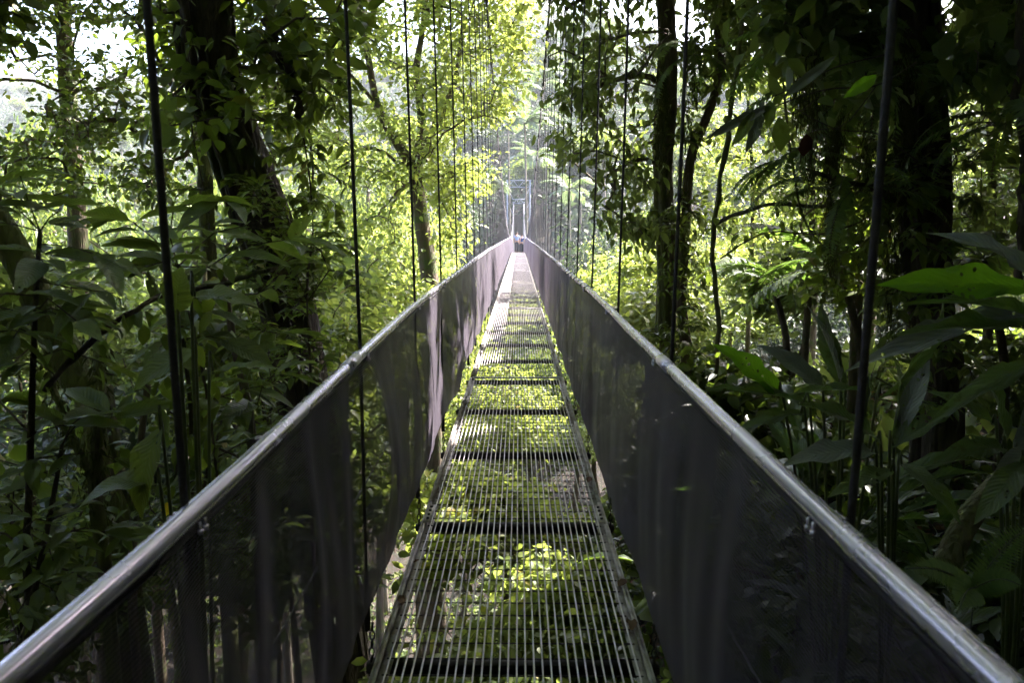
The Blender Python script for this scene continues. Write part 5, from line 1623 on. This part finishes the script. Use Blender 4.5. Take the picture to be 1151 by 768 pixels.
# strap-leaved epiphytes on the trunks
for lab, q, n, ln_, off in [('strap-leaved epiphyte high on the leaning trunk', (246, 95, 6.25), 24, 0.42, 0), ('second epiphyte, lower on the leaning trunk above the shrub', (288, 215, 6.6), 20, 0.38, 0),
                            ('epiphyte where the leaning trunk meets the broad leaves', (318, 300, 6.6), 18, 0.40, 0), ('dark epiphyte hanging in the fork of the twin trunks', (768, 160, 8.8), 20, 0.45, 0),
                            ('epiphyte on the massive trunk just above the bright blade', (1022, 235, 5.9), 20, 0.42, 0), ('epiphyte high on the massive trunk', (1012, 95, 5.8), 20, 0.45, 0)]:
    gg = np.random.default_rng(q[0])
    b = P(*q); ro = thing('epiphyte', lab, 'epiphyte', tuple(b))
    mb = MB()
    for i in range(n):
        az = gg.uniform(0, 2 * PI); hd = np.array([math.cos(az), math.sin(az) - 0.5, gg.uniform(-0.9, 0.7)])
        blade(mb, b, b + unit(hd) * ln_ * gg.uniform(0.6, 1.1), 0.035, i, (0, -0.3, 1), 0.7, rows=8)
    at_base(ro, mb, 'foliage', M['leaf_dark'], True)

# dead leaves lying along the deck's edges
gg = np.random.default_rng(610)
spot_ = [('left', -0.44, 2.55), ('left', -0.45, 2.9), ('right', 0.43, 3.9), ('right', 0.44, 2.7), ('left', -0.42, 4.6), ('right', 0.40, 6.2), ('left', -0.38, 7.4), ('right', 0.45, 2.45)]
for i, (side_, x, y) in enumerate(spot_):
    z = float(deck_z(y)) + 0.016
    ro = thing('dead_leaf', 'curled brown dead leaf lying along the %s edge of the deck grating' % side_, 'leaf', (x, y, z), 'dead leaves along the %s edge of the deck' % side_)
    mb = MB(); a_ = gg.uniform(0, 6.28); l_ = gg.uniform(0.05, 0.10)
    blade(mb, np.array([x, y, z]), np.array([x + l_ * math.cos(a_) * 0.5, y + l_ * math.sin(a_), z + 0.012]), l_ * 0.45, i, (0.1, 0, 1), 0.5, rows=8, wavy=0.08)
    at_base(ro, mb, 'blade', M['leaf_dead'], True)

# feathery ferns hanging from the branches on the right
def hanging_fern(label, q, n, length, seed):
    gg = np.random.default_rng(seed); b = P(*q)
    ro = thing('hanging_fern', label, 'fern', tuple(b))
    for i in range(n):
        mb, rb = MB(), MB()
        frond(mb, rb, b + gg.normal(0, 0.03, 3), 2 * PI * i / n + gg.uniform(-0.4, 0.4), gg.uniform(-0.3, 0.7), length * gg.uniform(0.7, 1.15), gg.uniform(1.3, 2.1), 34, 0.15, FERNL, 0.5, 1.0, 0.005, gg)
        f = at_base(ro, mb, 'frond', M['leaf_fern'])
        l = np.array(ro.location, np.float32); rb.v = [v - l for v in rb.v]; rb.build('rachis', M['petiole'], f)


for lab, q, n, ln_, sd in [('feathery fern hanging from the top branch left of the massive trunk', (925, 45, 5.4), 10, 1.0, 701), ('feathery fern hanging close against the left side of the massive trunk', (985, 95, 5.5), 10, 1.1, 702),
                           ('hanging fern nearest the gap, below the thin bare twig', (893, 175, 5.9), 8, 0.9, 703), ('feathery fern hanging right of the massive trunk near the top', (1090, 60, 5.5), 10, 1.1, 704),
                           ('feathery fern drooping over the end of the arching branch', (955, 215, 5.6), 9, 0.9, 705), ('fern drooping beside the second right hanger, high on the twin trunks', (778, 60, 8.4), 8, 0.9, 706),
                           ('feathery fern hanging at the top right corner', (1130, 140, 5.0), 9, 0.9, 707)]:
    hanging_fern(lab, q, n, ln_, sd)
HAZE_D, EXPO = 0.00035, 3.15

# ================================================================== LIGHT, AIR, CAMERA
sc = bpy.context.scene
w = bpy.data.worlds.new('World'); sc.world = w; w.use_nodes = True
nt = w.node_tree; bg = nt.nodes['Background']
sky = nt.nodes.new('ShaderNodeTexSky'); sky.sky_type = 'NISHITA'; sky.sun_disc = False
sky.sun_elevation = SUN_EL; sky.sun_rotation = SUN_AZ
sky.dust_density = 4.0; sky.air_density = 1.0; sky.ozone_density = 1.0
nt.links.new(sky.outputs[0], bg.inputs[0]); bg.inputs[1].default_value = 0.14

sl = bpy.data.lights.new('sun', 'SUN'); sl.energy = 5.0; sl.angle = R(0.53); sl.color = (1.0, 0.95, 0.86)
so = bpy.data.objects.new('sun', sl); C.objects.link(so)
so.rotation_euler = Vector(tuple(SUN)).to_track_quat('Z', 'Y').to_euler()

m, nt, out = new_mat('humid_air')
pv = nt.nodes.new('ShaderNodeVolumePrincipled')
pv.inputs['Color'].default_value = (0.86, 0.93, 1.0, 1); pv.inputs['Density'].default_value = HAZE_D
pv.inputs['Anisotropy'].default_value = 0.1
pv.inputs['Density Attribute'].default_value = ''
nt.links.new(pv.outputs[0], out.inputs['Volume'])
hz = MB(); hz.box((0, 180, 85), (850, 690, 240))
o = hz.build('haze', m); tag(o, 'thin pale forest haze filling the air of the valley', 'haze', kind='stuff')

cd = bpy.data.cameras.new('camera'); cam = bpy.data.objects.new('camera', cd); C.objects.link(cam)
cam.location = tuple(CAM)
cam.rotation_euler = (PI / 2 - PITCH, 0, -YAW)
cd.sensor_width = 36; cd.lens = FPX / 1151 * 36
cd.clip_start = 0.05; cd.clip_end = 3000
cd.dof.use_dof = True; cd.dof.focus_distance = 9.0; cd.dof.aperture_fstop = 5.6
sc.camera = cam
sc.view_settings.view_transform = 'Standard'; sc.view_settings.look = 'None'
sc.view_settings.gamma = 1.0; sc.view_settings.exposure = EXPO
sc.view_settings.use_white_balance = True
sc.view_settings.white_balance_whitepoint = (0.965, 1.0, 0.95)
sc.render.engine = 'CYCLES'
cy = sc.cycles
cy.use_denoising = True
cy.use_adaptive_sampling = True; cy.adaptive_threshold = 0.03; cy.adaptive_min_samples = 24
cy.max_bounces = 7; cy.diffuse_bounces = 4; cy.transmission_bounces = 4; cy.glossy_bounces = 2; cy.transparent_max_bounces = 8; cy.volume_bounces = 1
cy.sample_clamp_indirect = 6.0
cy.volume_step_rate = 5.0
